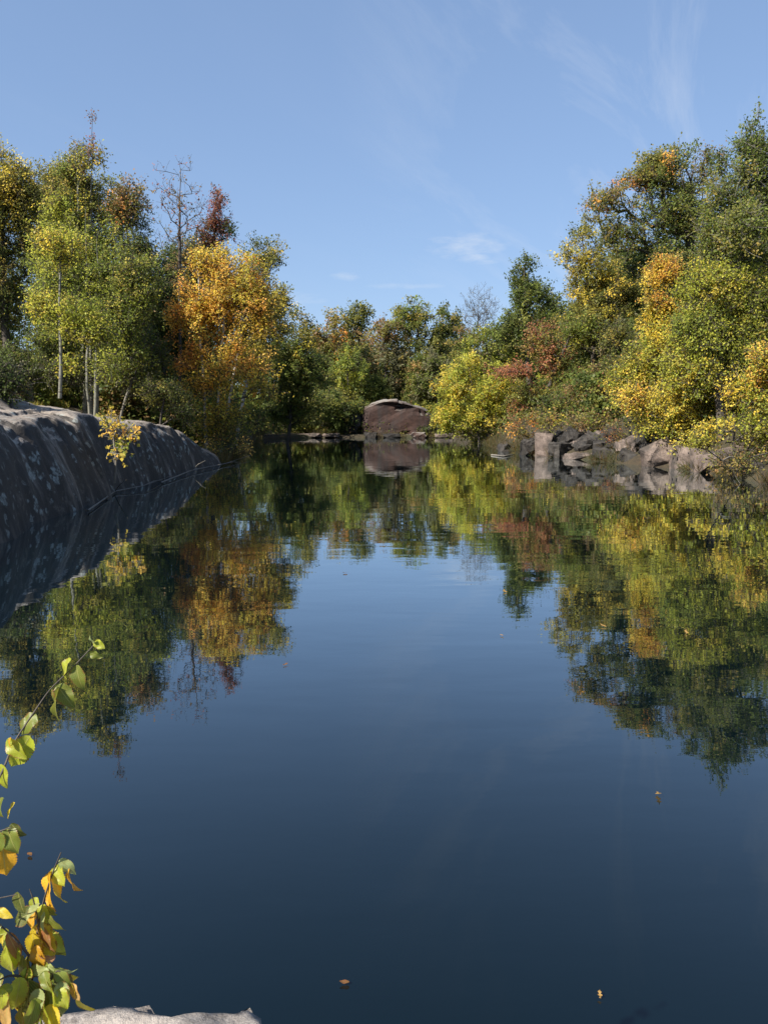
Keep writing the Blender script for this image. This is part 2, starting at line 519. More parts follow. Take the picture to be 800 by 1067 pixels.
SEED = [11]
def tree(name, label, cat, pxbase, Y, blobs, bark='dark', r=0.16, leaf=None, top=None, stems=None, base_z=None, group=None,
         dens=1.0, fat=0.85, lpc=46, cl_r=None, base_py=None, seed=None, **kw):
    """blobs in photograph pixels: (px, py, rx, ry, palette[, density[, dY]]) at distance Y"""
    SEED[0] += 1
    rng = np.random.default_rng(seed or SEED[0])
    bx = P(pxbase, 440, Y)[0]
    zb = gz(bx, Y) - 0.05 if base_z is None else base_z
    if base_py is not None: zb = P(pxbase, base_py, Y)[2]
    base = np.array([bx, Y, zb])
    leaf = .84 * (leaf or max(0.095, 0.0030 * Y))
    cl_r = cl_r or (0.40 + 0.0040 * Y)
    B = []
    for b in blobs:
        px, py, rx, ry, pal = b[:5]
        de = b[5] if len(b) > 5 else 1.0
        dY = b[6] if len(b) > 6 else 0.0
        c = P(px, py, Y + dY) - base
        # sprays reach past the cluster centres: shrink the envelope by about that
        sx = max(0.25, rx * M_PER_PX(Y + dY) - cl_r * 0.55); sz = max(0.25, ry * M_PER_PX(Y + dY) - cl_r * 0.55)
        B.append((c, (sx, min(max(sx, 0.6) * fat, 4.2), sz), pal, de * dens))
    if stems is None:
        if top is None:
            k = int(np.argmax([b[0][2] + b[1][2] for b in B]))
            tp = B[k][0] + np.array([0, 0, B[k][1][2] * 0.7])
        else:
            tp = P(top[0], top[1], Y) - base
        S = [((0, 0, 0), tp, r)]
    else:
        S = []
        for (sx, sy, tx, ty, sr) in stems:
            s0 = P(sx, sy, Y) - base if sy is not None else np.array([P(sx, 440, Y)[0] - bx, 0, 0])
            S.append((s0, P(tx, ty, Y) - base, sr))
    wood, crown = grow(B, S, leaf, rng, lpc=lpc, cl_r=cl_r, **kw)
    t = empty(name, base)
    tag(t, label, cat, group)
    nroot = sum(1 for i in range(wood[3], len(wood[1])) if wood[1][i] < wood[3])
    if nroot < 4:
        link('trunk', tubes('trunk', *wood), BARK[bark], t)
    else:
        link('trunk', tubes('trunk', *wood, only='trunk'), BARK[bark], t)
        link('branches', tubes('branches', *wood, only='branches'), BARK['dark' if bark in ('dark', 'white', 'pale') else bark], t)
    link('crown', leaves_mesh('crown', *crown), LEAF, t)
    return t

T = 'tree'
# --- left bank -------------------------------------------------------------
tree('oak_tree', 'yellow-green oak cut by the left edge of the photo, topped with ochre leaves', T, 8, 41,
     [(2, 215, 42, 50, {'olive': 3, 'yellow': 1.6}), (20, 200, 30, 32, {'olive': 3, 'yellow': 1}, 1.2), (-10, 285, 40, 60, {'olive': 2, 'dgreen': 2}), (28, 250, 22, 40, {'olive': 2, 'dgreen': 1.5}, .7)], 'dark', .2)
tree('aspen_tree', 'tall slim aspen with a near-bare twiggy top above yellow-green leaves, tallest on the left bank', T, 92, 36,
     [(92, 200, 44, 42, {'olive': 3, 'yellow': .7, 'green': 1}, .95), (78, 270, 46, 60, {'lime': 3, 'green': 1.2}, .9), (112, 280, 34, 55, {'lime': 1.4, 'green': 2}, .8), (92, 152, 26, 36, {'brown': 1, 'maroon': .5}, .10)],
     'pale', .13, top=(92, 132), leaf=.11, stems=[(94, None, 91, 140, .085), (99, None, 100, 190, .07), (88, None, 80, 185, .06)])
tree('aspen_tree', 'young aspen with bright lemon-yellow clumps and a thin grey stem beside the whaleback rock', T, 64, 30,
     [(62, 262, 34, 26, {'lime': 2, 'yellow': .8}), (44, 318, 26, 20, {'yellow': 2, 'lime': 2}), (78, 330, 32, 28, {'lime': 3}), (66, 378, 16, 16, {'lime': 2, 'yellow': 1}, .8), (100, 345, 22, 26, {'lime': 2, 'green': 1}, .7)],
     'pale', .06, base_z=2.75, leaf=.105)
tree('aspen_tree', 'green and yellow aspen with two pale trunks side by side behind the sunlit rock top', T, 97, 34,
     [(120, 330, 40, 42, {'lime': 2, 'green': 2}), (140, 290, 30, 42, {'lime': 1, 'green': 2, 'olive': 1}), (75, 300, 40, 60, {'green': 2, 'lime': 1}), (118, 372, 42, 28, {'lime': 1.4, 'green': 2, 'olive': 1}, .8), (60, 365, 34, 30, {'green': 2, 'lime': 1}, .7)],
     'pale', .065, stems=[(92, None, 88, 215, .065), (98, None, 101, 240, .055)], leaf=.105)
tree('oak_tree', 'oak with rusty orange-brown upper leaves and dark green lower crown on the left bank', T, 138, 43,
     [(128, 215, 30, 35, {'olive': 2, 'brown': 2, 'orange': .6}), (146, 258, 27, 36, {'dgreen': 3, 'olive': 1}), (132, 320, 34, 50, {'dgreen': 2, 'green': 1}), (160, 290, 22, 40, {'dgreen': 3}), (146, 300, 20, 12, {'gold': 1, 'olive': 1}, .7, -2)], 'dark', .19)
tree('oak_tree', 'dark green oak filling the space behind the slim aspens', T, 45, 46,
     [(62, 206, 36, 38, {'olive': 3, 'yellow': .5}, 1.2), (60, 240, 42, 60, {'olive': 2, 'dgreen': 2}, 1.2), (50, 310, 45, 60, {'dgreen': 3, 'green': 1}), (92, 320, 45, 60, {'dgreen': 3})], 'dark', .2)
tree('bare_tree', 'leafless dark slender tree standing against the sky left of the red-topped tree', T, 187, 46,
     [(190, 214, 30, 48, {'maroon': 1, 'brown': 1}, .045), (180, 255, 34, 30, {'brown': 1, 'grey': 1}, .02)], 'dark', .085, top=(190, 176), lpc=5, leaf=.15, rtip=.0055, cl_r=.45, spray=3, up=.7, jitter=.12)
tree('maple_tree', 'maple with a reddish-brown pointed tip rising behind the golden birch', T, 214, 48,
     [(226, 222, 12, 26, 'maroon', .9), (219, 248, 16, 22, {'maroon': 2, 'brown': 1}, 1.2), (236, 240, 10, 22, {'dgreen': 2, 'maroon': .6}, .55), (205, 285, 28, 44, {'dgreen': 2, 'brown': 1}, .9), (225, 320, 30, 50, {'dgreen': 2, 'olive': 1})], 'dark', .16)
tree('birch_tree', 'golden-orange birch with white trunks leaning over the left shore', T, 214, 38,
     [(232, 320, 46, 48, {'gold': 4, 'yellow': 1.2}, 1.0), (218, 275, 26, 28, {'gold': 2, 'yellow': 1}, 1.1), (248, 300, 36, 36, {'gold': 2, 'yellow': 2, 'olive': .6}, .9), (200, 335, 30, 34, {'gold': 3, 'orange': 1}), (240, 385, 38, 34, {'gold': 2, 'yellow': 2, 'olive': .7}, .9), (268, 330, 28, 40, {'yellow': 2, 'gold': 2, 'olive': 1}), (200, 380, 26, 18, {'gold': 2, 'orange': 1}, .8), (246, 436, 34, 28, {'yellow': 2, 'olive': 2, 'gold': 1}, .8), (206, 412, 28, 24, {'gold': 2, 'yellow': 1, 'olive': 1}, .8), (224, 444, 26, 22, {'yellow': 2, 'gold': 1, 'olive': 1.5}, .7), (270, 400, 26, 26, {'yellow': 2, 'gold': 1, 'olive': 1}, .7)],
     'white', .11, stems=[(216, 470, 212, 262, .07), (229, 472, 262, 290, .065), (224, 472, 236, 300, .05)], base_py=472, leaf=.12, dens=.8)
tree('birch_tree', 'taller birch with sparse olive-yellow crown and sky showing through, right behind the golden birch', T, 244, 46,
     [(276, 272, 26, 26, {'yellow': 1, 'olive': 2, 'dgreen': 1}, .75), (286, 305, 22, 34, {'olive': 2, 'yellow': 1.2}, .7), (258, 300, 20, 30, {'yellow': 2, 'olive': 1}, .8), (270, 350, 36, 40, {'yellow': 1, 'olive': 2, 'gold': 1})], 'white', .10, top=(278, 252))
tree('alder_tree', 'bushy mid-green tree leaning to the water on the left shore beyond the golden birch', T, 296, 56,
     [(312, 356, 20, 38, {'olive': 2, 'yellow': .5, 'dgreen': 1}, .85), (296, 385, 36, 42, {'green': 3, 'dgreen': 2}), (318, 400, 30, 38, {'green': 2, 'olive': 1}), (290, 430, 30, 20, {'dgreen': 2, 'green': 1})], 'dark', .12)
tree('oak_tree', 'dark green oak half hidden between the bare tree and the golden birch', T, 172, 50,
     [(176, 290, 22, 44, {'dgreen': 3, 'green': 1}), (168, 345, 30, 50, {'dgreen': 3}), (190, 340, 24, 50, {'dgreen': 3, 'olive': 1})], 'dark', .17)
# --- far shore -------------------------------------------------------------
tree('oak_tree', 'brownish-olive tree on the far shore with a rusty left side', T, 345, 82,
     [(343, 358, 26, 32, {'brown': 2, 'olive': 2, 'orange': .6}), (350, 395, 26, 30, {'olive': 2, 'green': 1})], 'dark', .17)
tree('oak_tree', 'far-shore tree whose dark round top rises highest left of centre', T, 374, 88,
     [(373, 336, 22, 22, {'dgreen': 2, 'olive': 2}), (368, 362, 26, 24, {'brown': 1, 'olive': 2}), (380, 395, 24, 34, {'olive': 1, 'dgreen': 2})], 'dark', .2)
tree('maple_tree', 'far-shore maple with green leaves and scattered yellow clumps just left of the boulder', T, 362, 77,
     [(364, 388, 22, 28, {'lime': 1.5, 'green': 2}), (352, 412, 26, 22, {'green': 2, 'olive': 1, 'yellow': .4})], 'dark', .12)
tree('oak_tree', 'far-shore tree with a thin brown and grey crown above the boulder', T, 402, 84,
     [(400, 350, 26, 20, {'olive': 2, 'brown': 2, 'orange': .3}, .9), (404, 385, 26, 34, {'brown': 1, 'grey': 2, 'olive': 1})], 'dark', .16)
tree('oak_tree', 'broad green tree on the far shore, the roundest and tallest crown above the boulder', T, 438, 86,
     [(434, 336, 30, 26, {'green': 2, 'olive': 2, 'lime': .6}), (462, 342, 24, 24, {'dgreen': 2, 'olive': 1.5}), (445, 370, 38, 26, {'olive': 2, 'dgreen': 2}), (432, 400, 26, 24, {'dgreen': 2, 'grey': 1})], 'dark', .24)
tree('willow_shrub', 'grey-green shrub behind the right end of the far boulder', 'shrub', 456, 79,
     [(455, 388, 24, 30, {'grey': 3, 'green': 1}), (440, 402, 16, 20, {'green': 2, 'grey': 1})], 'dark', .07)
tree('maple_tree', 'dark far-shore tree with one rusty orange patch near its edge', T, 480, 83,
     [(480, 362, 16, 22, {'olive': 1, 'brown': 2, 'dgreen': 1}), (482, 362, 6, 9, {'orange': 2}, 1, -2), (485, 395, 22, 30, {'dgreen': 2, 'olive': 1})], 'dark', .14)
tree('bare_tree', 'leafless grey tree with fine twigs left of the dark green pointed tree', T, 500, 76,
     [(499, 330, 24, 32, 'grey', .035)], 'dark', .06, top=(499, 312), lpc=3, leaf=.12, rtip=.007, spray=3, up=.7, cl_r=.5)
tree('willow_shrub', 'dark green shrub growing at the waterline left of the far boulder', 'shrub', 340, 72.6,
     [(332, 422, 30, 24, {'green': 2, 'dgreen': 2}), (352, 432, 22, 16, {'dgreen': 2, 'olive': 1})], 'dark', .06)
tree('alder_shrub', 'olive shrub on the far left corner of the pond under the leaning alder', 'shrub', 302, 68,
     [(303, 425, 26, 26, {'dgreen': 2, 'green': 2}), (318, 438, 20, 12, {'dgreen': 1, 'olive': 1})], 'dark', .06)
tree('willow_shrub', 'small olive shrub tucked against the right end of the far boulder', 'shrub', 455, 72.3,
     [(456, 441, 10, 13, {'olive': 2, 'green': 1}), (447, 447, 6, 7, {'olive': 1, 'dgreen': 1})], 'dark', .04)
tree('willow_shrub', 'small dark shrub draped over the left shoulder of the far boulder', 'shrub', 372, 73.5,
     [(368, 432, 12, 17, {'dgreen': 3, 'green': 1}), (378, 424, 9, 9, {'dgreen': 1, 'olive': 1})], 'dark', .05)
# --- right bank ------------------------------------------------------------
tree('willow_shrub', 'lime-yellow round bush hanging over the water right of the far boulder', 'shrub', 500, 58,
     [(490, 405, 40, 36, {'lime': 3, 'yellow': 1.4}), (522, 420, 32, 34, {'lime': 2, 'olive': 1, 'yellow': .8}), (472, 435, 22, 22, {'lime': 2, 'yellow': 1}), (500, 440, 34, 18, {'lime': 2, 'yellow': .6})], 'dark', .08)
tree('willow_tree', 'pale grey-green tree rising behind the lime-yellow bush', T, 505, 66,
     [(505, 362, 26, 24, {'lime': 1, 'green': 2, 'grey': 1}), (522, 372, 22, 30, {'green': 2, 'lime': 1, 'grey': 1}), (495, 385, 28, 24, {'green': 2, 'lime': 1})], 'dark', .12)
tree('oak_tree', 'dark green tree with a pointed top right of the leafless grey tree', T, 552, 62,
     [(548, 295, 20, 30, {'dgreen': 3, 'green': 1}), (556, 325, 34, 32, {'dgreen': 2, 'green': 2}), (535, 345, 26, 26, {'dgreen': 2, 'green': 2}), (570, 365, 32, 36, {'green': 2, 'olive': 1})], 'dark', .22)
tree('maple_tree', 'maple with coral-red drooping branches among green ones', T, 556, 50,
     [(562, 355, 26, 24, {'red': 1.3, 'olive': 1.3, 'brown': .6}, .8), (534, 388, 38, 11, {'red': 3, 'maroon': .4}, .9), (575, 375, 24, 18, {'red': 1.6, 'olive': 1.4}), (600, 345, 22, 22, {'green': 2, 'lime': 1.4}), (555, 415, 30, 20, {'olive': 2, 'green': 1, 'red': .7}), (590, 400, 26, 24, {'olive': 2, 'brown': 1})], 'dark', .13)
tree('ash_tree', 'olive-yellow tree with a thin see-through top between the pointed green tree and the big oak', T, 622, 52,
     [(608, 262, 30, 28, {'olive': 2, 'yellow': 1}, .55), (626, 295, 40, 34, {'olive': 3, 'yellow': 1.4}), (612, 335, 42, 34, {'olive': 3, 'dgreen': 1, 'yellow': .5}), (640, 350, 34, 40, {'olive': 2, 'dgreen': 2})], 'dark', .2)
tree('oak_tree', 'big oak with bronze-tipped branches reaching left over the slope on the right bank', T, 712, 44,
     [(700, 182, 46, 28, {'olive': 3, 'orange': .15, 'green': 1}), (640, 212, 42, 15, {'olive': 2, 'orange': .35, 'brown': .8, 'green': 1}, .9), (672, 190, 34, 16, {'olive': 3, 'orange': .15, 'brown': .5}), (620, 232, 24, 8, {'olive': 2, 'brown': .7}, .7), (655, 248, 40, 20, {'dgreen': 2, 'olive': 2}, .8), (708, 228, 46, 32, {'green': 2, 'dgreen': 1, 'olive': 1}), (690, 275, 50, 34, {'dgreen': 2, 'green': 1}), (735, 180, 20, 24, {'brown': 1, 'olive': 2}, .6)],
     'dark', .28, leaf=.14, top=(716, 190))
tree('oak_tree', 'tall dark green tree cut by the right edge, highest on the right bank', T, 780, 33,
     [(785, 160, 24, 40, {'green': 2, 'dgreen': 1.2}), (768, 212, 38, 36, {'green': 2, 'dgreen': 1, 'olive': 1}), (808, 200, 34, 50, {'dgreen': 2, 'green': 2}), (780, 262, 46, 40, {'green': 2, 'olive': 1, 'dgreen': 1}), (745, 250, 26, 36, {'green': 2, 'olive': 1}), (772, 240, 30, 28, {'green': 2, 'olive': 1.4}, 1.1, -2.2), (752, 175, 11, 16, {'green': 2, 'dgreen': 1})],
     'grey', .17, leaf=.115)
tree('aspen_tree', 'slim gold-topped aspen in the middle of the right bank in front of the big oak', T, 690, 37,
     [(688, 305, 22, 34, {'gold': 2.4, 'yellow': 2}), (697, 283, 12, 18, {'gold': 2}), (690, 350, 30, 34, {'yellow': 3, 'lime': 1.5}), (672, 385, 34, 30, {'yellow': 1, 'lime': 2, 'olive': 1.4}), (655, 400, 24, 24, {'yellow': 1.4, 'lime': 2})], 'pale', .10, leaf=.115, dens=1.35)
tree('ash_tree', 'broad yellow-green tree near the right edge in front of the tall dark tree', T, 752, 31.5,
     [(742, 305, 36, 34, {'lime': 3, 'yellow': .7}), (775, 315, 36, 40, {'lime': 2, 'green': 1.2}), (735, 350, 40, 36, {'lime': 2, 'green': 1.6}), (778, 365, 38, 40, {'green': 2, 'lime': 2}), (720, 385, 36, 34, {'lime': 2, 'yellow': 1.2})], 'dark', .15, leaf=.105, dens=1.35)
tree('maple_tree', 'orange-tinted yellow tree leaning in from the right edge above the pink shore rocks', T, 822, 27.5,
     [(800, 375, 26, 22, {'gold': 1.5, 'yellow': 1.5, 'lime': 1}), (785, 405, 36, 26, {'yellow': 2, 'lime': 1.5, 'gold': 1}), (815, 430, 34, 36, {'lime': 1, 'green': 1, 'yellow': 1}), (835, 380, 30, 50, {'lime': 1, 'green': 2})], 'dark', .1, leaf=.1)
tree('dogwood_shrub', 'bright yellow shrub spreading low over the pink shore slab', 'shrub', 705, 33,
     [(700, 425, 42, 26, {'yellow': 3, 'lime': 1.2}), (668, 415, 28, 16, {'yellow': 2, 'gold': 1.2}), (716, 445, 30, 16, {'yellow': 2, 'lime': 2}), (735, 418, 28, 22, {'lime': 2, 'yellow': 1.4}), (690, 446, 34, 14, {'yellow': 2, 'lime': 2}), (740, 446, 30, 16, {'lime': 2, 'yellow': 1.4})], 'dark', .06, leaf=.105, dens=1.3)
tree('dogwood_shrub', 'green-yellow shrub drooping to the water below the leaning orange-tinted tree', 'shrub', 770, 27.5,
     [(762, 440, 32, 24, {'yellow': 2, 'lime': 2}), (790, 455, 26, 26, {'olive': 2, 'lime': 2}), (745, 452, 22, 14, {'yellow': 2, 'lime': 1}), (795, 478, 18, 18, {'olive': 2, 'brown': 1, 'dgreen': 1}, .8)], 'dark', .06, leaf=.1)
tree('sumac_shrub', 'rust-coloured low shrub on top of the grey rock pillar', 'shrub', 545, 43.5,
     [(541, 446, 15, 8, {'orange': 1, 'brown': 2, 'red': 1}), (556, 440, 10, 8, {'orange': 1, 'brown': 1, 'olive': 1})], 'dark', .04, leaf=.12)
tree('hazel_shrub', 'dull reddish-brown shrub on the slope above the dark broken rocks', 'shrub', 622, 43,
     [(622, 408, 36, 20, {'brown': 3, 'maroon': .8, 'olive': .6}, .9), (645, 395, 28, 26, {'olive': 2, 'brown': 1, 'dgreen': 1}, .9)], 'dark', .06)
tree('hazel_shrub', 'grey-green shrub between the dark rocks and the slim gold-topped aspen', 'shrub', 655, 40,
     [(655, 378, 26, 34, {'green': 1, 'grey': 1.4, 'olive': 1}, .9), (640, 360, 22, 30, {'grey': 1, 'olive': 2, 'dgreen': 1}, .8)], 'dark', .07)
tree('hazel_shrub', 'dark green shrub in the shade behind the rock pillar', 'shrub', 590, 45,
     [(590, 425, 26, 20, {'dgreen': 2, 'green': 1, 'brown': .6}), (606, 440, 14, 10, {'green': 2})], 'dark', .05)
tree('hazel_shrub', 'olive-brown shrub hanging over the top of the broken dark rocks', 'shrub', 632, 40.3,
     [(622, 440, 28, 13, {'olive': 2, 'brown': 1.5, 'green': 1}), (652, 438, 26, 13, {'olive': 2, 'green': 1}), (598, 444, 16, 11, {'olive': 1, 'brown': 1})], 'dark', .04)
tree('hazel_shrub', 'yellow-olive shrub hanging in front of the rock pillar top', 'shrub', 575, 42.4,
     [(570, 440, 18, 11, {'olive': 2, 'brown': 1, 'yellow': .5}, 1, -1.3), (548, 452, 10, 8, {'olive': 1, 'brown': 1})], 'dark', .03)
tree('hazel_shrub', 'dark twiggy shrub touching the water at the right edge', 'shrub', 785, 26.6,
     [(778, 484, 24, 13, {'dgreen': 2, 'brown': 1.5, 'olive': 1}, .8), (800, 492, 22, 16, {'dgreen': 2, 'brown': 1, 'olive': 1}, .8), (752, 486, 14, 8, {'brown': 1, 'olive': 1}, .7)], 'dark', .04, leaf=.09)
tree('hazel_shrub', 'small rusty shrub growing out of the middle of the broken rock pile', 'shrub', 640, 37.0,
     [(640, 458, 16, 8, {'brown': 2, 'olive': 1, 'red': .5}, .7), (668, 462, 12, 7, {'olive': 1, 'dgreen': 1}, .7)], 'dark', .03, leaf=.09)
tree('dogwood_shrub', 'small yellow-green shrub drooping between the two pink shore rocks', 'shrub', 728, 31.6,
     [(724, 464, 28, 14, {'lime': 2, 'yellow': 1.4}), (755, 465, 24, 14, {'yellow': 1, 'olive': 2}), (775, 474, 18, 10, {'olive': 2, 'brown': 1})], 'dark', .03, leaf=.1)
# --- left bank shrubs --------------------------------------------------------
tree('juniper_shrub', 'dark shrub crouching on the rock brow at the left edge', 'shrub', 12, 21,
     [(8, 404, 30, 16, {'dgreen': 3, 'brown': .5}), (26, 410, 16, 9, {'dgreen': 3, 'olive': .5}), (-12, 392, 34, 30, {'dgreen': 2, 'grey': .6})], 'dark', .05, base_z=2.3, leaf=.075, cl_r=.3)
tree('hazel_shrub', 'olive shrub at the back edge of the sunlit rock top, left of the golden birch', 'shrub', 160, 34,
     [(150, 412, 32, 15, {'olive': 2, 'green': 1.2, 'grey': 1}), (175, 415, 22, 22, {'olive': 1, 'dgreen': 2}), (190, 430, 18, 18, {'olive': 1, 'dgreen': 2, 'brown': .5})], 'dark', .05, leaf=.1)
tree('hazel_shrub', 'shady dark green shrub under the slim aspens', 'shrub', 40, 34,
     [(30, 375, 40, 26, {'dgreen': 3, 'green': .7}), (70, 390, 34, 20, {'dgreen': 3, 'grey': 1})], 'dark', .06)
tree('hazel_shrub', 'shady shrub with bare grey stems behind the sunlit rock top', 'shrub', 120, 38,
     [(115, 385, 36, 24, {'dgreen': 2, 'grey': 1.5}, .7), (150, 375, 30, 30, {'dgreen': 3, 'green': 1})], 'grey', .06)
tree('birch_sapling', 'little golden sapling growing out of the dark rock face', 'sapling', 117, 20.6,
     [(128, 452, 20, 17, {'yellow': 2, 'gold': 1.4}), (118, 440, 9, 7, {'yellow': 2}, .8), (126, 470, 9, 9, {'yellow': 1, 'lime': 1}, .9)], 'grey', .03, base_py=503, leaf=.12, cl_r=.22, lpc=14, lai=1.7, dens=1.0)
tree('dogwood_shrub', 'low tangle of dark twigs and olive leaves at the foot of the golden birch', 'shrub', 238, 37,
     [(236, 462, 28, 15, {'olive': 2, 'dgreen': 1.5, 'gold': .8}, .8), (208, 462, 20, 14, {'olive': 2, 'dgreen': 1, 'gold': .6}, .8), (214, 480, 22, 11, {'dgreen': 2, 'brown': 1}, .8)], 'dark', .04, leaf=.1, base_py=476)

# --- background woods: copies of a few trees ----------------------------------
def copy_thing(o, loc, rz, s, label, group):
    c = o.copy(); COL.objects.link(c)
    c.location = loc; c.rotation_euler = (0, 0, rz); c.scale = (s, s, s)
    tag(c, label, None, group)
    for ch in list(o.children):
        k = ch.copy(); COL.objects.link(k); k.parent = c
    return c

def proto(name, pal, H, seed, W=3.2, bark='dark'):
    rng = np.random.default_rng(seed)
    B = [((0, 0, H * .72), (W * .8, W * .8, H * .24), pal, 1), ((.6, .3, H * .5), (W, W, H * .24), pal, 1), ((-.6, -.2, H * .3), (W * .9, W * .9, H * .18), {'dgreen': 2, 'brown': .6, 'olive': .6}, .9)]
    wood, crown = grow(B, [((0, 0, 0), (0, 0, H * .86), .17)], .22, rng, lpc=46, cl_r=.8, twigs=False)
    t = empty(name, (0, 0, 0))
    link('trunk', tubes('trunk', *wood[:3]), BARK[bark], t); link('crown', leaves_mesh('crown', *crown), LEAF, t)
    return t

PR = [proto('background_oak', {'dgreen': 3, 'green': 1, 'olive': 1}, 11, 901), proto('background_oak', {'olive': 2, 'brown': 1, 'dgreen': 1}, 11, 902),
      proto('background_maple', {'green': 1, 'olive': 1, 'lime': .6, 'dgreen': 1}, 11, 903), proto('background_oak', {'dgreen': 2, 'grey': 1, 'olive': 1}, 11, 904)]
used = [False] * 4
def background(x, y, h, label, group, rng):
    k = int(rng.integers(0, 4)); s = h / 11.0
    loc = (x, y, gz(x, y) - 0.1); rz = float(rng.random() * 6.28)
    if not used[k]:
        o = PR[k]; o.location = loc; o.rotation_euler = (0, 0, rz); o.scale = (s,) * 3; used[k] = True
        tag(o, label, 'tree', group)
    else:
        o = copy_thing(PR[k], loc, rz, s, label, group); o['category'] = 'tree'
rb = np.random.default_rng(77)
for (x, y, h) in [(-25, 48, 10.5), (-31, 55, 11), (-21, 56, 9.5), (-17, 63, 9), (-24, 66, 10), (-33, 68, 11), (-16, 52, 8.5), (-40, 62, 12), (-30, 42, 11), (-36, 48, 11.5), (-15, 70, 8.5), (-20, 75, 9.5), (-13.5, 58, 7.5), (-27, 36, 10), (-34, 34, 11), (-24, 27, 9), (-30, 24, 10)]:
    background(x + rb.normal() * .6, y + rb.normal() * .6, h, 'shadowy tree deep in the woods behind the left bank', 'trees deep in the left woods', rb)
for (x, y, h) in [(-14, 84, 8.5), (-9, 92, 9.5), (-3, 96, 9.5), (2, 90, 8.5), (7, 97, 9.8), (12, 92, 9), (-20, 95, 9), (17, 98, 10), (-6, 81, 7.2), (3.5, 82, 7), (-26, 100, 10), (23, 96, 10), (-1, 104, 10), (10, 106, 10), (-13, 104, 10), (0, 79, 5)]:
    background(x + rb.normal() * .6, y + rb.normal() * .6, h, 'dull tree in the woods behind the far shore', 'trees in the woods behind the far shore', rb)
for (x, y, h) in [(15, 78, 9.5), (20, 70, 10.5), (14, 66, 9), (19, 60, 11), (25, 64, 11), (17, 54, 9), (24, 53, 11), (30, 58, 12), (22, 46, 10), (29, 47, 12), (35, 52, 12), (26, 40, 11), (33, 40, 12), (22, 35, 10), (29, 33, 11), (13, 72, 8.5), (21, 29, 9.5), (27, 26, 11), (16.5, 47, 7), (14.5, 58, 7.5)]:
    background(x + rb.normal() * .6, y + rb.normal() * .6, h, 'shadowy tree on the slope behind the right bank', 'trees on the right slope', rb)

def shrub_proto(name, pal, seed):
    rng = np.random.default_rng(seed)
    B = [((0, 0, 1.1), (1.5, 1.5, 1.0), pal, 1), ((.9, .2, .8), (1.1, 1.1, .8), pal, 1), ((-.8, -.3, 1.5), (1.0, 1.0, .9), pal, 1)]
    wood, crown = grow(B, [((0, 0, 0), (0, 0, 1.7), .05)], .17, rng, lpc=40, cl_r=.5, twigs=False)
    t = empty(name, (0, 0, 0))
    link('stem', tubes('stem', *wood[:3]), BARK['dark'], t); link('crown', leaves_mesh('crown', *crown), LEAF, t)
    return t
SP_ = [shrub_proto('understory_shrub', p, 950 + i) for i, p in enumerate([{'dgreen': 3, 'green': 1}, {'olive': 2, 'dgreen': 1, 'brown': 1}, {'green': 2, 'olive': 1, 'lime': .4}])]
su = [False] * 3
def understory(x, y, h, label, group):
    k = int(rb.integers(0, 3)); s = h / 2.4
    loc = (x, y, gz(x, y) - .05); rz = float(rb.random() * 6.28)
    if not su[k]:
        o = SP_[k]; o.location = loc; o.rotation_euler = (0, 0, rz); o.scale = (s,) * 3; su[k] = True
        tag(o, label, 'shrub', group)
    else:
        copy_thing(SP_[k], loc, rz, s, label, group)['category'] = 'shrub'
for y0 in np.arange(25, 76, 2.1):
    for off in (9.6, 13.5, 18) if y0 < 38 else (3.0, 6.5, 11, 16):
        xw = np.interp(y0, POND[:9, 1], POND[:9, 0])
        understory(xw - off + rb.normal() * .7, y0 + rb.normal() * .8, rb.uniform(1.4, 2.9) + .05 * off, 'shady bush in the understory behind the left bank', 'bushes in the left understory')
for x0 in np.arange(-18, 17, 2.3):
    for off in (.7, 2.4, 6, 11, 16):
        if -3.2 < x0 < 5.5 and off < 5: continue
        understory(x0 + rb.normal() * .7, 72.2 + off + rb.normal() * min(.7, off * .3), rb.uniform(1.6, 3.2) * (.6 if off < 2 else 1), 'dull bush in the understory behind the far shore', 'bushes in the far understory')
for y0 in np.arange(22, 74, 2.2):
    for off in (4.5, 7.5, 11, 15):
        xw = np.interp(y0, POND[11:21, 1][::-1], POND[11:21, 0][::-1])
        understory(xw + off + rb.normal() * .7, y0 + rb.normal() * .8, rb.uniform(1.4, 2.8), 'shady bush on the slope under the right bank trees', 'bushes on the right slope')

# undergrowth: one mass of low leaves over the forest floor
def undergrowth():
    rng = np.random.default_rng(55)
    pts = []
    for _ in range(9):
        x = rng.uniform(-34, 36, 9000); y = rng.uniform(10, 100, 9000)
        sd = pond_sd(x, y)
        clump = vnoise(np.stack([x * .33, y * .33, x * 0], -1), 21)
        k = (sd > np.where((x > 5) & (y < 50), 1.5, .7)) & (sd < 24) & (clump > -0.45)
        k &= ~((x < 0) & (y < 38) & (sd < 8.5))
        k &= np.hypot(x, y) > 18
        pts.append(np.stack([x[k], y[k]], -1))
    p = np.concatenate(pts)
    z = ground_z(p[:, 0], p[:, 1])
    m = 5
    pos = np.repeat(np.column_stack([p, z]), m, 0)
    n = len(pos)
    hgt = (rng.random(n) ** 1.3) * (1.3 + .5 * vnoise(pos * np.array([.5, .5, 0]), 4))
    pos[:, 2] += hgt
    pos[:, :2] += rng.normal(size=(n, 2)) * .3
    pal = pick({'dgreen': 3, 'green': 1.5, 'olive': 2, 'brown': 2, 'grey': 1, 'lime': .3}, n, rng)
    me = leaves_mesh('undergrowth', pos, rng.normal(size=(n, 3)) + np.array([0, 0, .4]), rng.normal(size=(n, 3)) + np.array([0, 0, .5]), .16 * (.6 + .8 * rng.random(n)), pal)
    o = link('undergrowth', me, LEAF)
    tag(o, 'low leafy undergrowth covering the forest floor around the pond', 'undergrowth', None, 'stuff')
undergrowth()

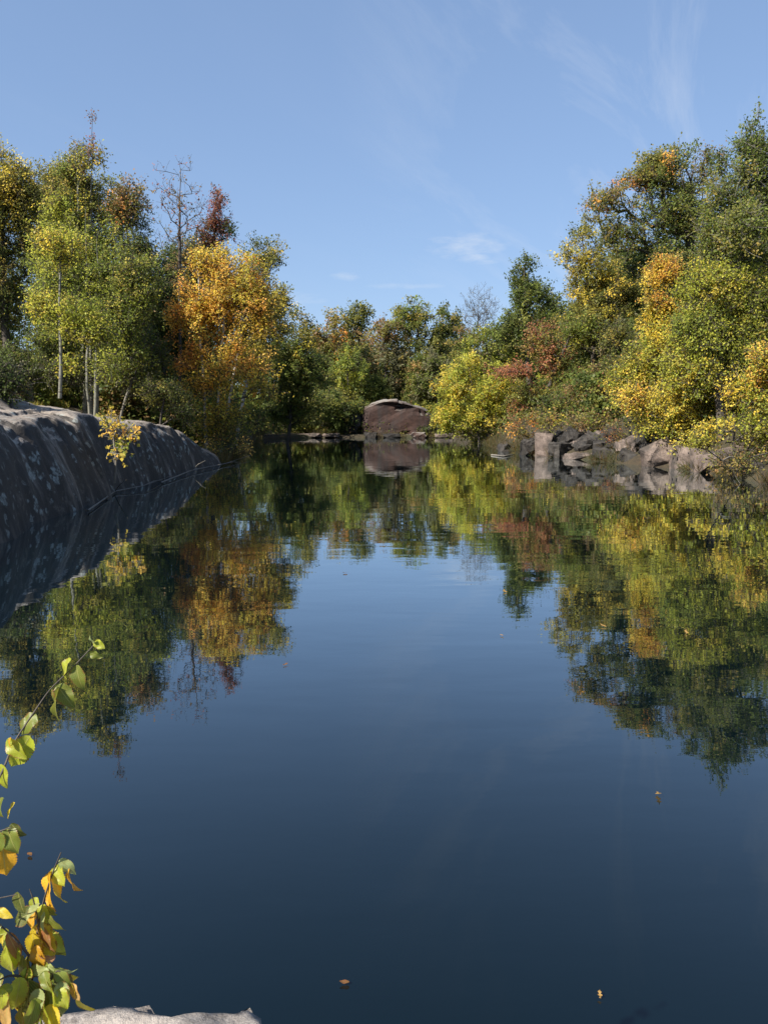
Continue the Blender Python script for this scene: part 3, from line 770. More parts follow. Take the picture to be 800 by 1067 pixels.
# ------------------------------------------------------------------ rocks
OUTCROP = rock_material('outcrop_granite', (0.21, 0.175, 0.145), (0.42, 0.36, 0.30), (0.022, 0.0195, 0.018), 0.35, 1.0, (0.5, 1.3, 0.25), steep_dark=True)
DARKROCK = rock_material('dark_granite', (0.026, 0.023, 0.021), (0.075, 0.066, 0.058), (0.010, 0.009, 0.009), 0.5, 0, (1.5, 1.5, 0.5), 1.4)
PINKROCK = rock_material('pink_granite', (0.155, 0.118, 0.10), (0.29, 0.225, 0.19), (0.045, 0.038, 0.034), 0.5, 0, (1.2, 1.2, 0.7), 1.5)
REDROCK = rock_material('red_granite', (0.044, 0.023, 0.018), (0.075, 0.038, 0.029), (0.022, 0.019, 0.019), 0.62, 0, (.5, .5, 0.15), .5, lit_top=(0.24, 0.22, 0.195))
LEDGE = rock_material('pale_granite', (0.36, 0.31, 0.27), (0.52, 0.47, 0.42), (0.14, 0.12, 0.1), 0.15, 0, (3, 3, 3), 6.0)

def interp(x, xs, ys):
    return np.interp(x, xs, ys)

def build_outcrop():
    ys = np.arange(2.5, 39.6, 0.07)
    us = np.concatenate([np.linspace(-0.5, 2.4, 62), np.linspace(2.5, 12, 70)])
    U, Yg = np.meshgrid(us, ys)
    wy = POND[:9][np.argsort(POND[:9, 1])]
    xw = interp(Yg, wy[:, 1], wy[:, 0])
    Hb = interp(Yg, [2.5, 5, 13, 20, 26, 31, 35, 37.5, 39.6], [1.4, 1.9, 2.2, 2.34, 2.1, 1.65, .8, .2, -.6])
    lump = vnoise(np.stack([Yg * .35, U * .5, U * 0], -1).reshape(-1, 3), 31).reshape(U.shape)
    w = 1.25 + .45 * lump
    t = np.clip(U / w, 0, 1)
    z = Hb * (1 - (1 - t) ** 2.3) + np.where(U < 0, U * 2.2, 0)
    slope = interp(Yg, [2.5, 13, 20, 28, 35, 39.6], [.12, .10, .12, .10, .07, .02])
    z = z + slope * np.clip(U - .9, 0, 5) * sstep(.5, 2.5, U)
    # joints running down the face
    for yj, d in ((9.3, .10), (16.2, .16), (20.4, .22), (23.6, .12), (27.2, .25), (30.5, .15), (33.0, .2)):
        z = z - d * np.exp(-((Yg - yj - .25 * U + .3 * lump) / .22) ** 2) * sstep(-.3, .4, U) * sstep(4.5, 1.2, U)
    n1 = fbm(np.stack([Yg * .55, U * .9, Hb * 0], -1).reshape(-1, 3), 5, 7).reshape(U.shape)
    n3 = fbm(np.stack([Yg * 1.6, U * 2.2, Hb * 0 + 9], -1).reshape(-1, 3), 4, 27).reshape(U.shape)
    z = z + (.22 * n1 + .08 * n3) * sstep(-.2, .6, U)
    rj = np.random.default_rng(3)
    for _ in range(26):
        y0, sl, wd, dp = rj.uniform(5, 38), rj.uniform(-.6, .7), rj.uniform(.05, .10), rj.uniform(.05, .15)
        u0, u1 = sorted(rj.uniform(-.3, 3.2, 2))
        wig = .12 * vnoise(np.stack([U * 2.2 + y0, U * 0 + y0, U * 0], -1).reshape(-1, 3), 91).reshape(U.shape)
        z = z - dp * np.exp(-((Yg - y0 - sl * U - wig) / wd) ** 2) * sstep(u0 - .3, u0, U) * sstep(u1 + .5, u1, U)
    # sheeting joints: thin shelves broken along the face
    for u0, dp in ((.35, .10), (.75, .13), (1.5, .10), (2.6, .10)):
        br = vnoise(np.stack([Yg * .45, U * 0 + u0 * 9, U * 0], -1).reshape(-1, 3), 95).reshape(U.shape)
        uu = u0 + .22 * vnoise(np.stack([Yg * .8, U * 0 + u0, U * 0], -1).reshape(-1, 3), 97).reshape(U.shape)
        z = z - dp * sstep(.0, .25, br) * sstep(uu + .12, uu - .02, U) * sstep(-.4, .1, U)
    # exfoliation steps on the top
    st = vnoise(np.stack([(Yg - 1.3 * U) * .22, U * .12, U * 0], -1).reshape(-1, 3), 41).reshape(U.shape)
    z = z + .10 * (np.floor(st * 3) / 3) * sstep(1.5, 3, U)
    z = z - sstep(9, 12, U) * 1.2
    X = xw - U + .10 * n3 + .38 * fbm(np.stack([Yg * .5, U * .4, U * 0 + 3], -1).reshape(-1, 3), 4, 17).reshape(U.shape)
    v = np.stack([X, Yg, z], -1).reshape(-1, 3)
    ny, nu = U.shape
    i = np.arange(ny * nu).reshape(ny, nu)
    q = np.stack([i[:-1, :-1], i[1:, :-1], i[1:, 1:], i[:-1, 1:]], -1).reshape(-1, 4)
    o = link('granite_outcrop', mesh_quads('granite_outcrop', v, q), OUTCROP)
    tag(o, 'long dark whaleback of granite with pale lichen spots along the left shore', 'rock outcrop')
build_outcrop()

def block_mesh(name, size, seed, rough=.13, bev=.015, pts=24, sub=4, boxy=.75):
    rng = random.Random(seed)
    bm = bmesh.new()
    for _ in range(pts):
        p = [rng.uniform(-1, 1) for _ in range(3)]
        m = max(abs(c) for c in p)
        q = [c * ((1 - boxy) + boxy / m) if m > 0 else c for c in p]
        bm.verts.new((q[0] * size[0] / 2, q[1] * size[1] / 2, q[2] * size[2] / 2))
    r = bmesh.ops.convex_hull(bm, input=bm.verts)
    bmesh.ops.delete(bm, geom=[g for g in r['geom_interior'] if isinstance(g, bmesh.types.BMVert)], context='VERTS')
    bmesh.ops.dissolve_limit(bm, angle_limit=.25, verts=bm.verts, edges=bm.edges)
    bmesh.ops.bevel(bm, geom=list(bm.edges), offset=bev * min(size), segments=2, affect='EDGES', profile=.6)
    bmesh.ops.triangulate(bm, faces=bm.faces)
    bmesh.ops.subdivide_edges(bm, edges=bm.edges, cuts=sub, use_grid_fill=True)
    bm.normal_update()
    a = rough * min(size)
    off = Vector((seed * 3.1, seed * 1.7, 0)); f = 2.2 / max(size)
    for v in bm.verts:
        v.co += v.normal * a * (mnoise.fractal(v.co * f * 2 + off, 1, 2, 5) + .5 * abs(mnoise.noise(v.co * f * 6 + off)))
    me = bpy.data.meshes.new(name); bm.to_mesh(me); bm.free()
    for p in me.polygons: p.use_smooth = True
    me.set_sharp_from_angle(angle=R(28))
    me.update()
    return me

def rock(px, py, Y, w, h, d, mat, label, seed, rot=(0, 0, 0), name='rock', cat='rock', **kw):
    """centre pixel (px, py) at distance Y; w, h in pixels, d depth in metres"""
    c = P(px, py, Y)
    s = (w * M_PER_PX(Y), d, h * M_PER_PX(Y))
    o = link(name, block_mesh(name, s, seed, **kw), mat)
    o.location = c; o.rotation_euler = [R(a) for a in rot]
    tag(o, label, cat)
    return o

# far boulder: sculpted dome with a flat red front
def far_boulder():
    Y = 73.0
    prof = [(377, 456), (377, 440), (380, 424), (388, 420), (400, 416.5), (412, 416.5), (424, 419.5), (436, 423), (446, 427), (450, 432), (451, 445), (451, 456)]
    bm = bmesh.new()
    rings = []
    for k, (dy, s) in enumerate([(-.25, .97), (0.0, 1.0), (0.5, 1.0), (2.0, 1.0), (3.2, .93), (4.2, .7), (4.6, .35)]):
        ring = []
        for j, (px, py) in enumerate(prof):
            c = P(px, py, Y)
            cx = P(414, 440, Y)[0]
            x = cx + (c[0] - cx) * s; z = -.6 + (c[2] + .6) * (s if k > 1 else (.985 if k == 0 else 1))
            if k == 0: z -= .12 * (z > 1)
            ring.append(bm.verts.new((x, Y + dy + .35 * math.sin(j * .9) * (k < 3), z)))
        rings.append(ring)
    for a, b in zip(rings, rings[1:]):
        for j in range(len(prof) - 1): bm.faces.new((a[j], a[j + 1], b[j + 1], b[j]))
    bm.faces.new(rings[0][::-1]); bm.faces.new(rings[-1])
    bmesh.ops.triangulate(bm, faces=bm.faces)
    bmesh.ops.subdivide_edges(bm, edges=bm.edges, cuts=7, use_grid_fill=True)
    bmesh.ops.smooth_vert(bm, verts=bm.verts, factor=.5, use_axis_x=True, use_axis_y=True, use_axis_z=True)
    bm.normal_update()
    for v in bm.verts:
        n = mnoise.fractal(v.co * .8, 1, 2, 5)
        v.co += v.normal * (.13 * n - 1.1 * max(0, 1 - abs(v.co.x - 1.6 + .15 * (v.co.z - 2)) / .12) * (v.co.y < Y + .4) * .35 - .3 * max(0, 1 - abs(v.co.z - 1.95 - .1 * v.co.x) / .1) * (v.co.x > 2.5))
    me = bpy.data.meshes.new('boulder'); bm.to_mesh(me); bm.free()
    o = link('boulder', me, REDROCK)
    tag(o, 'huge reddish boulder with a pale curved top at the far end of the pond', 'boulder')
far_boulder()
rock(362, 437, 73.6, 26, 26, 2.0, DARKROCK, 'dark triangular block leaning against the left side of the far boulder', 5, (0, 28, 10))
# low far shore stones
for i, (px, w, lab) in enumerate([(322, 26, 'flat pale stone at the far waterline below the dark waterline shrub'), (345, 18, 'flat pale stone at the far waterline left of the boulder'), (462, 18, 'small grey stone at the far waterline right of the boulder')]):
    rock(px, 453.5, 71.6, w, 4, .7, PINKROCK, lab, 30 + i)

for i, (px, w, h_, lab) in enumerate([(386, 14, 7, 'small dark stone at the left foot of the far boulder'), (408, 18, 5, 'flat dark stone below the middle of the far boulder'), (436, 16, 7, 'small reddish stone at the right foot of the far boulder')]):
    rock(px, 454, 71.9, w, h_, .7, REDROCK if i == 2 else DARKROCK, lab, 40 + i)
# right shore rocks
rock(567, 465, 41.2, 19, 28, 1.1, PINKROCK, 'upright pinkish rock pillar with flat front at the right waterline', 61, (0, 3, -25), boxy=.95, rough=.06, name='rock_pillar')
rock(549, 469, 42.2, 17, 22, 1.0, DARKROCK, 'lower grey-brown block joined to the left side of the rock pillar', 62, (0, -4, 10), boxy=.9)
rock(528, 470, 46, 22, 14, 1.0, DARKROCK, 'dark low rock at the water left of the rock pillar', 63, (0, 5, 20))
rock(583, 470, 39.8, 18, 18, .9, DARKROCK, 'dark squat block at the water right of the rock pillar', 64, (5, 0, 30))
rock(604, 476, 38.3, 34, 9, 1.1, PINKROCK, 'flat tan slab lying at the waterline in front of the dark rocks', 65, (0, -3, 12))
rock(618, 462, 39.2, 40, 16, 1.2, DARKROCK, 'dark tilted slab above the flat tan slab', 66, (10, -18, 10))
rock(640, 452, 39.0, 34, 12, 1.2, DARKROCK, 'blackish slab highest in the pile of broken rocks', 67, (12, -24, -12))
rock(650, 460, 37.5, 44, 13, 1.3, DARKROCK, 'long dark slab across the middle of the broken rock pile', 68, (8, -8, 15))
rock(664, 452, 36.8, 24, 14, 1.0, DARKROCK, 'angular dark block under the bright yellow shrub', 69, (15, 20, 40))
rock(634, 474, 36.8, 34, 13, 1.0, DARKROCK, 'dark wet block at the foot of the broken rock pile', 70, (0, 6, -20))
rock(662, 475, 35.4, 36, 16, 1.1, DARKROCK, 'dark overhanging block beside the pink slab', 71, (5, -6, 25))
rock(597, 457, 40.2, 20, 18, 1.0, DARKROCK, 'dark leaning block between the rock pillar and the broken pile', 72, (0, 24, 15))
rock(612, 453, 40.6, 26, 10, 1.0, DARKROCK, 'small dark slab at the upper left of the broken rock pile', 77, (10, -30, -15))
rock(690, 476, 33.2, 46, 32, 1.8, PINKROCK, 'sunlit pink slab sloping into the water at the right shore', 73, (-20, -22, 10), boxy=.92, rough=.06)
rock(716, 482, 31.6, 34, 26, 1.6, PINKROCK, 'broken pink rock with a shadowed notch right of the sunlit slab', 74, (-15, 12, -15), boxy=.88, rough=.07)
rock(752, 482, 30.0, 62, 28, 1.8, PINKROCK, 'broad pink rock under the drooping green-yellow shrub', 75, (-15, -6, 8), boxy=.9, rough=.06)
rock(792, 492, 27.0, 40, 22, 1.4, DARKROCK, 'dark rock at the water by the right edge', 76, (0, 10, 20))
rock(690, 452, 35.0, 44, 18, 1.2, DARKROCK, 'dark ledge shaded by the bright yellow shrub', 78, (8, 6, 0))

rr_ = random.Random(8)
for i in range(34):
    px = rr_.uniform(572, 690)
    t_ = rr_.random()
    Y0 = float(np.interp(px, [560, 600, 670, 720], [41.5, 39.2, 34.2, 31.5])) + .3 + 1.4 * t_
    x = (px - 400) / F * Y0
    o = link('rubble_stone', block_mesh('rubble_stone', (rr_.uniform(.35, .95), rr_.uniform(.4, .9), rr_.uniform(.25, .6)), 200 + i, sub=2), DARKROCK if rr_.random() < .8 else PINKROCK)
    o.location = (x, Y0, max(-.02, gz(x, Y0)) + .12); o.rotation_euler = [rr_.uniform(-.5, .5), rr_.uniform(-.6, .6), rr_.uniform(0, 6.28)]
    tag(o, 'small angular stone in the rubble between the larger right shore rocks', 'stone', 'small stones in the right shore rubble')

# foreground ledge
def ledge():
    bm = bmesh.new()
    front = [(-2.6, 1.45), (-1.9, 1.55), (-1.35, 1.66), (-1.0, 1.77), (-.86, 1.83), (-.72, 1.86), (-.60, 1.86), (-.535, 1.79), (-.51, 1.78), (-.45, 1.86), (-.34, 1.88), (-.30, 1.85), (-.27, 1.66), (-.2, 1.42), (.3, 1.3), (1.2, 1.2), (1.5, .6)]
    back = [(1.4, -1.2), (-2.8, -1.2)]
    pts = front + back
    zt = .72
    top = [bm.verts.new((x, y, zt - .05 * (i % 2) * (i < len(front)) - .10 * max(0, x + .4))) for i, (x, y) in enumerate(pts)]
    bot = [bm.verts.new((x, y + (.05 if i < len(front) else 0), -.5)) for i, (x, y) in enumerate(pts)]
    n = len(pts)
    for i in range(n):
        j = (i + 1) % n
        bm.faces.new((top[i], bot[i], bot[j], top[j]))
    bm.faces.new(top)
    bmesh.ops.recalc_face_normals(bm, faces=bm.faces)
    bmesh.ops.bevel(bm, geom=[e for e in bm.edges if all(v.co.z > .3 for v in e.verts)], offset=.025, segments=2, affect='EDGES')
    bmesh.ops.triangulate(bm, faces=bm.faces)
    for _ in range(3):
        big = [e for e in bm.edges if e.calc_length() > .07]
        bmesh.ops.subdivide_edges(bm, edges=big, cuts=2)
        bmesh.ops.triangulate(bm, faces=bm.faces)
        if len(bm.faces) > 60000: break
    bm.normal_update()
    for v in bm.verts:
        n1 = mnoise.fractal(v.co * 5, 1, 2, 5); n2 = mnoise.noise(v.co * 22)
        v.co += v.normal * (.012 * n1 + .006 * n2 + .010 * round(2.2 * mnoise.noise(v.co * 9 + Vector((5, 1, 2)))) / 2.2)
    me = bpy.data.meshes.new('rock_ledge'); bm.to_mesh(me); bm.free()
    for p in me.polygons: p.use_smooth = True
    o = link('rock_ledge', me, LEDGE)
    tag(o, 'pale sunlit granite ledge edge at the bottom left corner beneath the leafy sapling', 'rock ledge')
ledge()

# ------------------------------------------------------------------ fallen branches in the water
def branch_thing(name, label, pts, r, bark, cat='branch', side=None):
    pos = [np.array(p) for p in pts]
    par = list(range(-1, len(pts) - 1)); rad = list(np.linspace(r, r * .35, len(pts)))
    for (k, q, rr) in (side or []):
        pos.append((np.array(pts[k]) * .5 + np.array(q) * .5) + np.array([0, 0, .05])); par.append(k); rad.append(rr)
        pos.append(np.array(q)); par.append(len(pos) - 2); rad.append(rr * .5)
    o = link(name, tubes(name, np.array(pos), par, np.array(rad)), BARK[bark])
    tag(o, label, cat)
    return o
def W(px, py, z=0.0):
    """point of the plane at height z seen at (px, py)"""
    a = PITCH + math.atan((py - 533.5) / F)
    Y = (CAM_H - z) / math.tan(a)
    return P(px, py, Y)
branch_thing('fallen_branch', 'thin dead branch lying at the waterline along the foot of the left rock', [W(92, 532, .05), W(120, 512, .06), W(150, 506, .12), W(178, 496, .05)], .025, 'grey', side=[(1, W(132, 500, .5), .012), (2, W(170, 500, .1), .01)])
branch_thing('fallen_branch', 'long pale dead branch at the water below the golden birch', [W(168, 503, .05), W(200, 490, .1), W(235, 483, .08), W(262, 474, .15)], .03, 'grey', side=[(1, W(214, 480, .5), .014), (2, W(252, 482, .05), .012)])
branch_thing('fallen_branch', 'forked dead branch dipping into the water below the drooping shrub at right', [W(738, 470, 1.2), W(752, 480, .8), W(764, 494, .3), W(772, 506, -.05)], .022, 'grey', side=[(1, W(765, 476, .9), .02)])
branch_thing('fallen_branch', 'arching bare branch over the water near the right edge', [W(800, 472, 1.2), W(782, 476, 1.0), W(768, 490, .4), W(762, 500, -.05)], .018, 'dark', side=[(1, W(790, 486, .5), .014)])
branch_thing('floating_log', 'pale log floating in front of the low rock left of the rock pillar', [W(512, 474, .03), W(524, 475, .05), W(534, 473.5, .04)], .05, 'grey', 'log')

# ------------------------------------------------------------------ grass on the left rock
def grass():
    rng = np.random.default_rng(9)
    n = 46000
    px = rng.uniform(36, 200, n)
    Y = rng.uniform(26, 37, n)
    x = (px - 400) / F * Y
    sd = pond_sd(x, Y)
    z = np.maximum(ground_z(x, Y), 2.2 + .02 * (Y - 26)) - .05
    k = (sd > 7.2)
    x, Y, z = x[k], Y[k], z[k]; n = len(x)
    pos = np.stack([x, Y, z], -1)
    up = rng.normal(size=(n, 3)) * .3 + np.array([0, 0, 1])
    col = pick({'yellow': .6, 'olive': 1.4, 'lime': 1.6, 'brown': .9}, n, rng) * (0.8 + .4 * rng.random((n, 1)))
    me = leaves_mesh('dry_grass', pos, up, rng.normal(size=(n, 3)), .2 + .3 * rng.random(n), col)
    v = np.empty(n * 12, np.float32); me.vertices.foreach_get('co', v); v = v.reshape(n, 4, 3)
    mid = (v[:, 1] + v[:, 3]) / 2
    v[:, 1] = mid + (v[:, 1] - mid) * .09; v[:, 3] = mid + (v[:, 3] - mid) * .09
    me.vertices.foreach_set('co', v.ravel()); me.update()
    tag(link('dry_grass', me, LEAF), 'dry yellow-green grass growing along the back of the left rock', 'grass', None, 'stuff')
grass()

def shore_brush():
    """dead stalks and twigs along the foot of the left rock and both shores"""
    rng = np.random.default_rng(19)
    n = 20000
    Y = 17 + 53 * rng.random(n) ** 1.5
    left = rng.random(n) < .45
    xl = np.interp(Y, POND[:9, 1], POND[:9, 0]); xr = np.interp(Y, POND[11:21, 1][::-1], POND[11:21, 0][::-1])
    clump = vnoise(np.stack([Y * .9, left * 50.0, Y * 0], -1), 71)
    off = np.abs(rng.normal(size=n)) * .35 - .12
    x = np.where(left, xl - off + .15, xr + off * 1.5)
    k = (clump > -.1) & ~((~left) & (Y < 24)) & ~(left & (Y < 34))
    x, Y, left = x[k], Y[k], left[k]
    xf = rng.uniform(-10, 7, 2600); yf = 71.9 + np.abs(rng.normal(size=2600)) * .35
    kf = vnoise(np.stack([xf * .8, yf * 0, yf * 0], -1), 73) > -.35
    x = np.concatenate([x, xf[kf]]); Y = np.concatenate([Y, yf[kf]]); n = len(x)
    z = np.maximum(ground_z(x, Y), -.03)
    up = rng.normal(size=(n, 3)) * .45 + np.array([0, 0, .8])
    col = pick({'brown': 3, 'grey': 2, 'olive': 1.2, 'dgreen': .8}, n, rng) * (.35 + .35 * rng.random((n, 1)))
    me = leaves_mesh('shore_brush', np.stack([x, Y, z], -1), up, rng.normal(size=(n, 3)), .25 + .5 * rng.random(n), col)
    v = np.empty(n * 12, np.float32); me.vertices.foreach_get('co', v); v = v.reshape(n, 4, 3)
    mid = (v[:, 1] + v[:, 3]) / 2
    v[:, 1] = mid + (v[:, 1] - mid) * .045; v[:, 3] = mid + (v[:, 3] - mid) * .045
    me.vertices.foreach_set('co', v.ravel()); me.update()
    tag(link('shore_brush', me, LEAF), 'dead brown stalks and weeds along the waterline', 'weeds', None, 'stuff')
shore_brush()

# ------------------------------------------------------------------ big leaf for the near sapling and floating leaves
def big_leaf_material():
    m, nt, out = new_mat('broad_leaf')
    oi = nd(nt, 'ShaderNodeObjectInfo')
    uv = nd(nt, 'ShaderNodeAttribute', attribute_name='leaf_uv')
    sep = nd(nt, 'ShaderNodeSeparateXYZ'); nt.links.new(uv.outputs['Vector'], sep.inputs[0])
    u, v = sep.outputs[0], sep.outputs[1]
    au = math_n(nt, 'ABSOLUTE', u)
    ph = math_n(nt, 'SUBTRACT', math_n(nt, 'MULTIPLY', v, 9.0), math_n(nt, 'MULTIPLY', au, 4.5))
    fr = math_n(nt, 'ABSOLUTE', math_n(nt, 'SUBTRACT', math_n(nt, 'FRACT', ph), .5))
    vein = math_n(nt, 'MAXIMUM', ramp(nt, fr, [(0.0, 1.0), (0.10, 0.0)]), ramp(nt, au, [(0.02, 1.0), (0.07, 0.0)]))
    tc = objcoord(nt, (1, 1, 1))
    rv = nd(nt, 'ShaderNodeVectorMath', operation='ADD'); nt.links.new(tc, rv.inputs[0]); nt.links.new(oi.outputs['Location'], rv.inputs[1])
    n1 = noise_n(nt, rv.outputs[0], 4.5, 6, .65); n2 = noise_n(nt, rv.outputs[0], 17, 5, .7)
    c = mixc(nt, ramp(nt, n1, [(.40, 0.0), (.62, .7)]), oi.outputs['Color'], mixc(nt, .5, oi.outputs['Color'], (.20, .17, .02)))
    c = mixc(nt, math_n(nt, 'MULTIPLY', vein, .55), c, (.46, .42, .14))
    c = mixc(nt, ramp(nt, n2, [(.62, 0.0), (.72, .8)]), c, (.14, .06, .02))
    edge = math_n(nt, 'ADD', au, math_n(nt, 'MULTIPLY', math_n(nt, 'SUBTRACT', n1, .5), 1.2))
    c = mixc(nt, ramp(nt, edge, [(.92, 0.0), (1.05, .75)]), c, (.22, .08, .025))
    pr = nd(nt, 'ShaderNodeBsdfPrincipled'); pr.inputs['Roughness'].default_value = .42
    nt.links.new(c, pr.inputs['Base Color'])
    b = nd(nt, 'ShaderNodeBump'); b.inputs['Strength'].default_value = .5; b.inputs['Distance'].default_value = .001
    nt.links.new(math_n(nt, 'ADD', vein, n1), b.inputs['Height']); nt.links.new(b.outputs[0], pr.inputs['Normal'])
    tr = nd(nt, 'ShaderNodeBsdfTranslucent')
    hs = nd(nt, 'ShaderNodeHueSaturation'); hs.inputs['Value'].default_value = 1.4
    nt.links.new(c, hs.inputs['Color']); nt.links.new(hs.outputs[0], tr.inputs['Color'])
    mx = nd(nt, 'ShaderNodeMixShader'); mx.inputs[0].default_value = .42
    nt.links.new(pr.outputs[0], mx.inputs[1]); nt.links.new(tr.outputs[0], mx.inputs[2])
    nt.links.new(mx.outputs[0], out.inputs[0])
    return m
BIG = big_leaf_material()

def broad_leaf_mesh(name, seed, wr=.36, lobes=0, curl=.5):
    rng = random.Random(seed)
    NL, NW = 28, 8
    verts, uvs = [], []
    bend = curl * rng.uniform(.3, 1.1); tw = rng.uniform(-.6, .6); fold = rng.uniform(.05, .38); wave = rng.uniform(.02, .06); ph = rng.uniform(0, 6)
    for i in range(NL + 1):
        t = i / NL
        w = .82 * wr * 2.02 * (t ** .5) * ((1 - t) ** .8) * (1 - .25 * sstep(.6, 1.0, t)) if 0 < t < 1 else 0
        if lobes: w *= .62 + .38 * math.cos(t * lobes * 2 * math.pi)
        w *= 1 + (.09 if i % 2 else -.02)
        a = bend * t * t * 1.4
        for j in range(-NW // 2, NW // 2 + 1):
            s = j / (NW / 2)
            x = s * w
            z = abs(s) * w * fold + wave * math.sin(t * 11 + ph + s * 2) * abs(s) - math.sin(a) * t * .55
            y = t * math.cos(a * .6)
            ct, sn = math.cos(tw * t), math.sin(tw * t)
            verts.append((x * ct - z * sn * .4, y, z * ct + x * sn))
            uvs.append((s, t, 0))
    q = []
    W1 = NW + 1
    for i in range(NL):
        for j in range(NW):
            q.append((i * W1 + j, i * W1 + j + 1, (i + 1) * W1 + j + 1, (i + 1) * W1 + j))
    me = mesh_quads(name, verts, q)
    at = me.attributes.new('leaf_uv', 'FLOAT_VECTOR', 'POINT')
    at.data.foreach_set('vector', np.array(uvs, np.float32).ravel())
    me.materials.append(BIG)
    return me

LC = {'lime': (.38, .42, .03), 'green': (.18, .23, .03), 'dgreen': (.07, .10, .02), 'pale': (.36, .42, .16), 'yellow': (.72, .54, .03), 'orange': (.75, .38, .02),
      'brown': (.26, .10, .04), 'tan': (.55, .32, .10), 'olive': (.17, .19, .025), 'pink': (.5, .25, .14)}

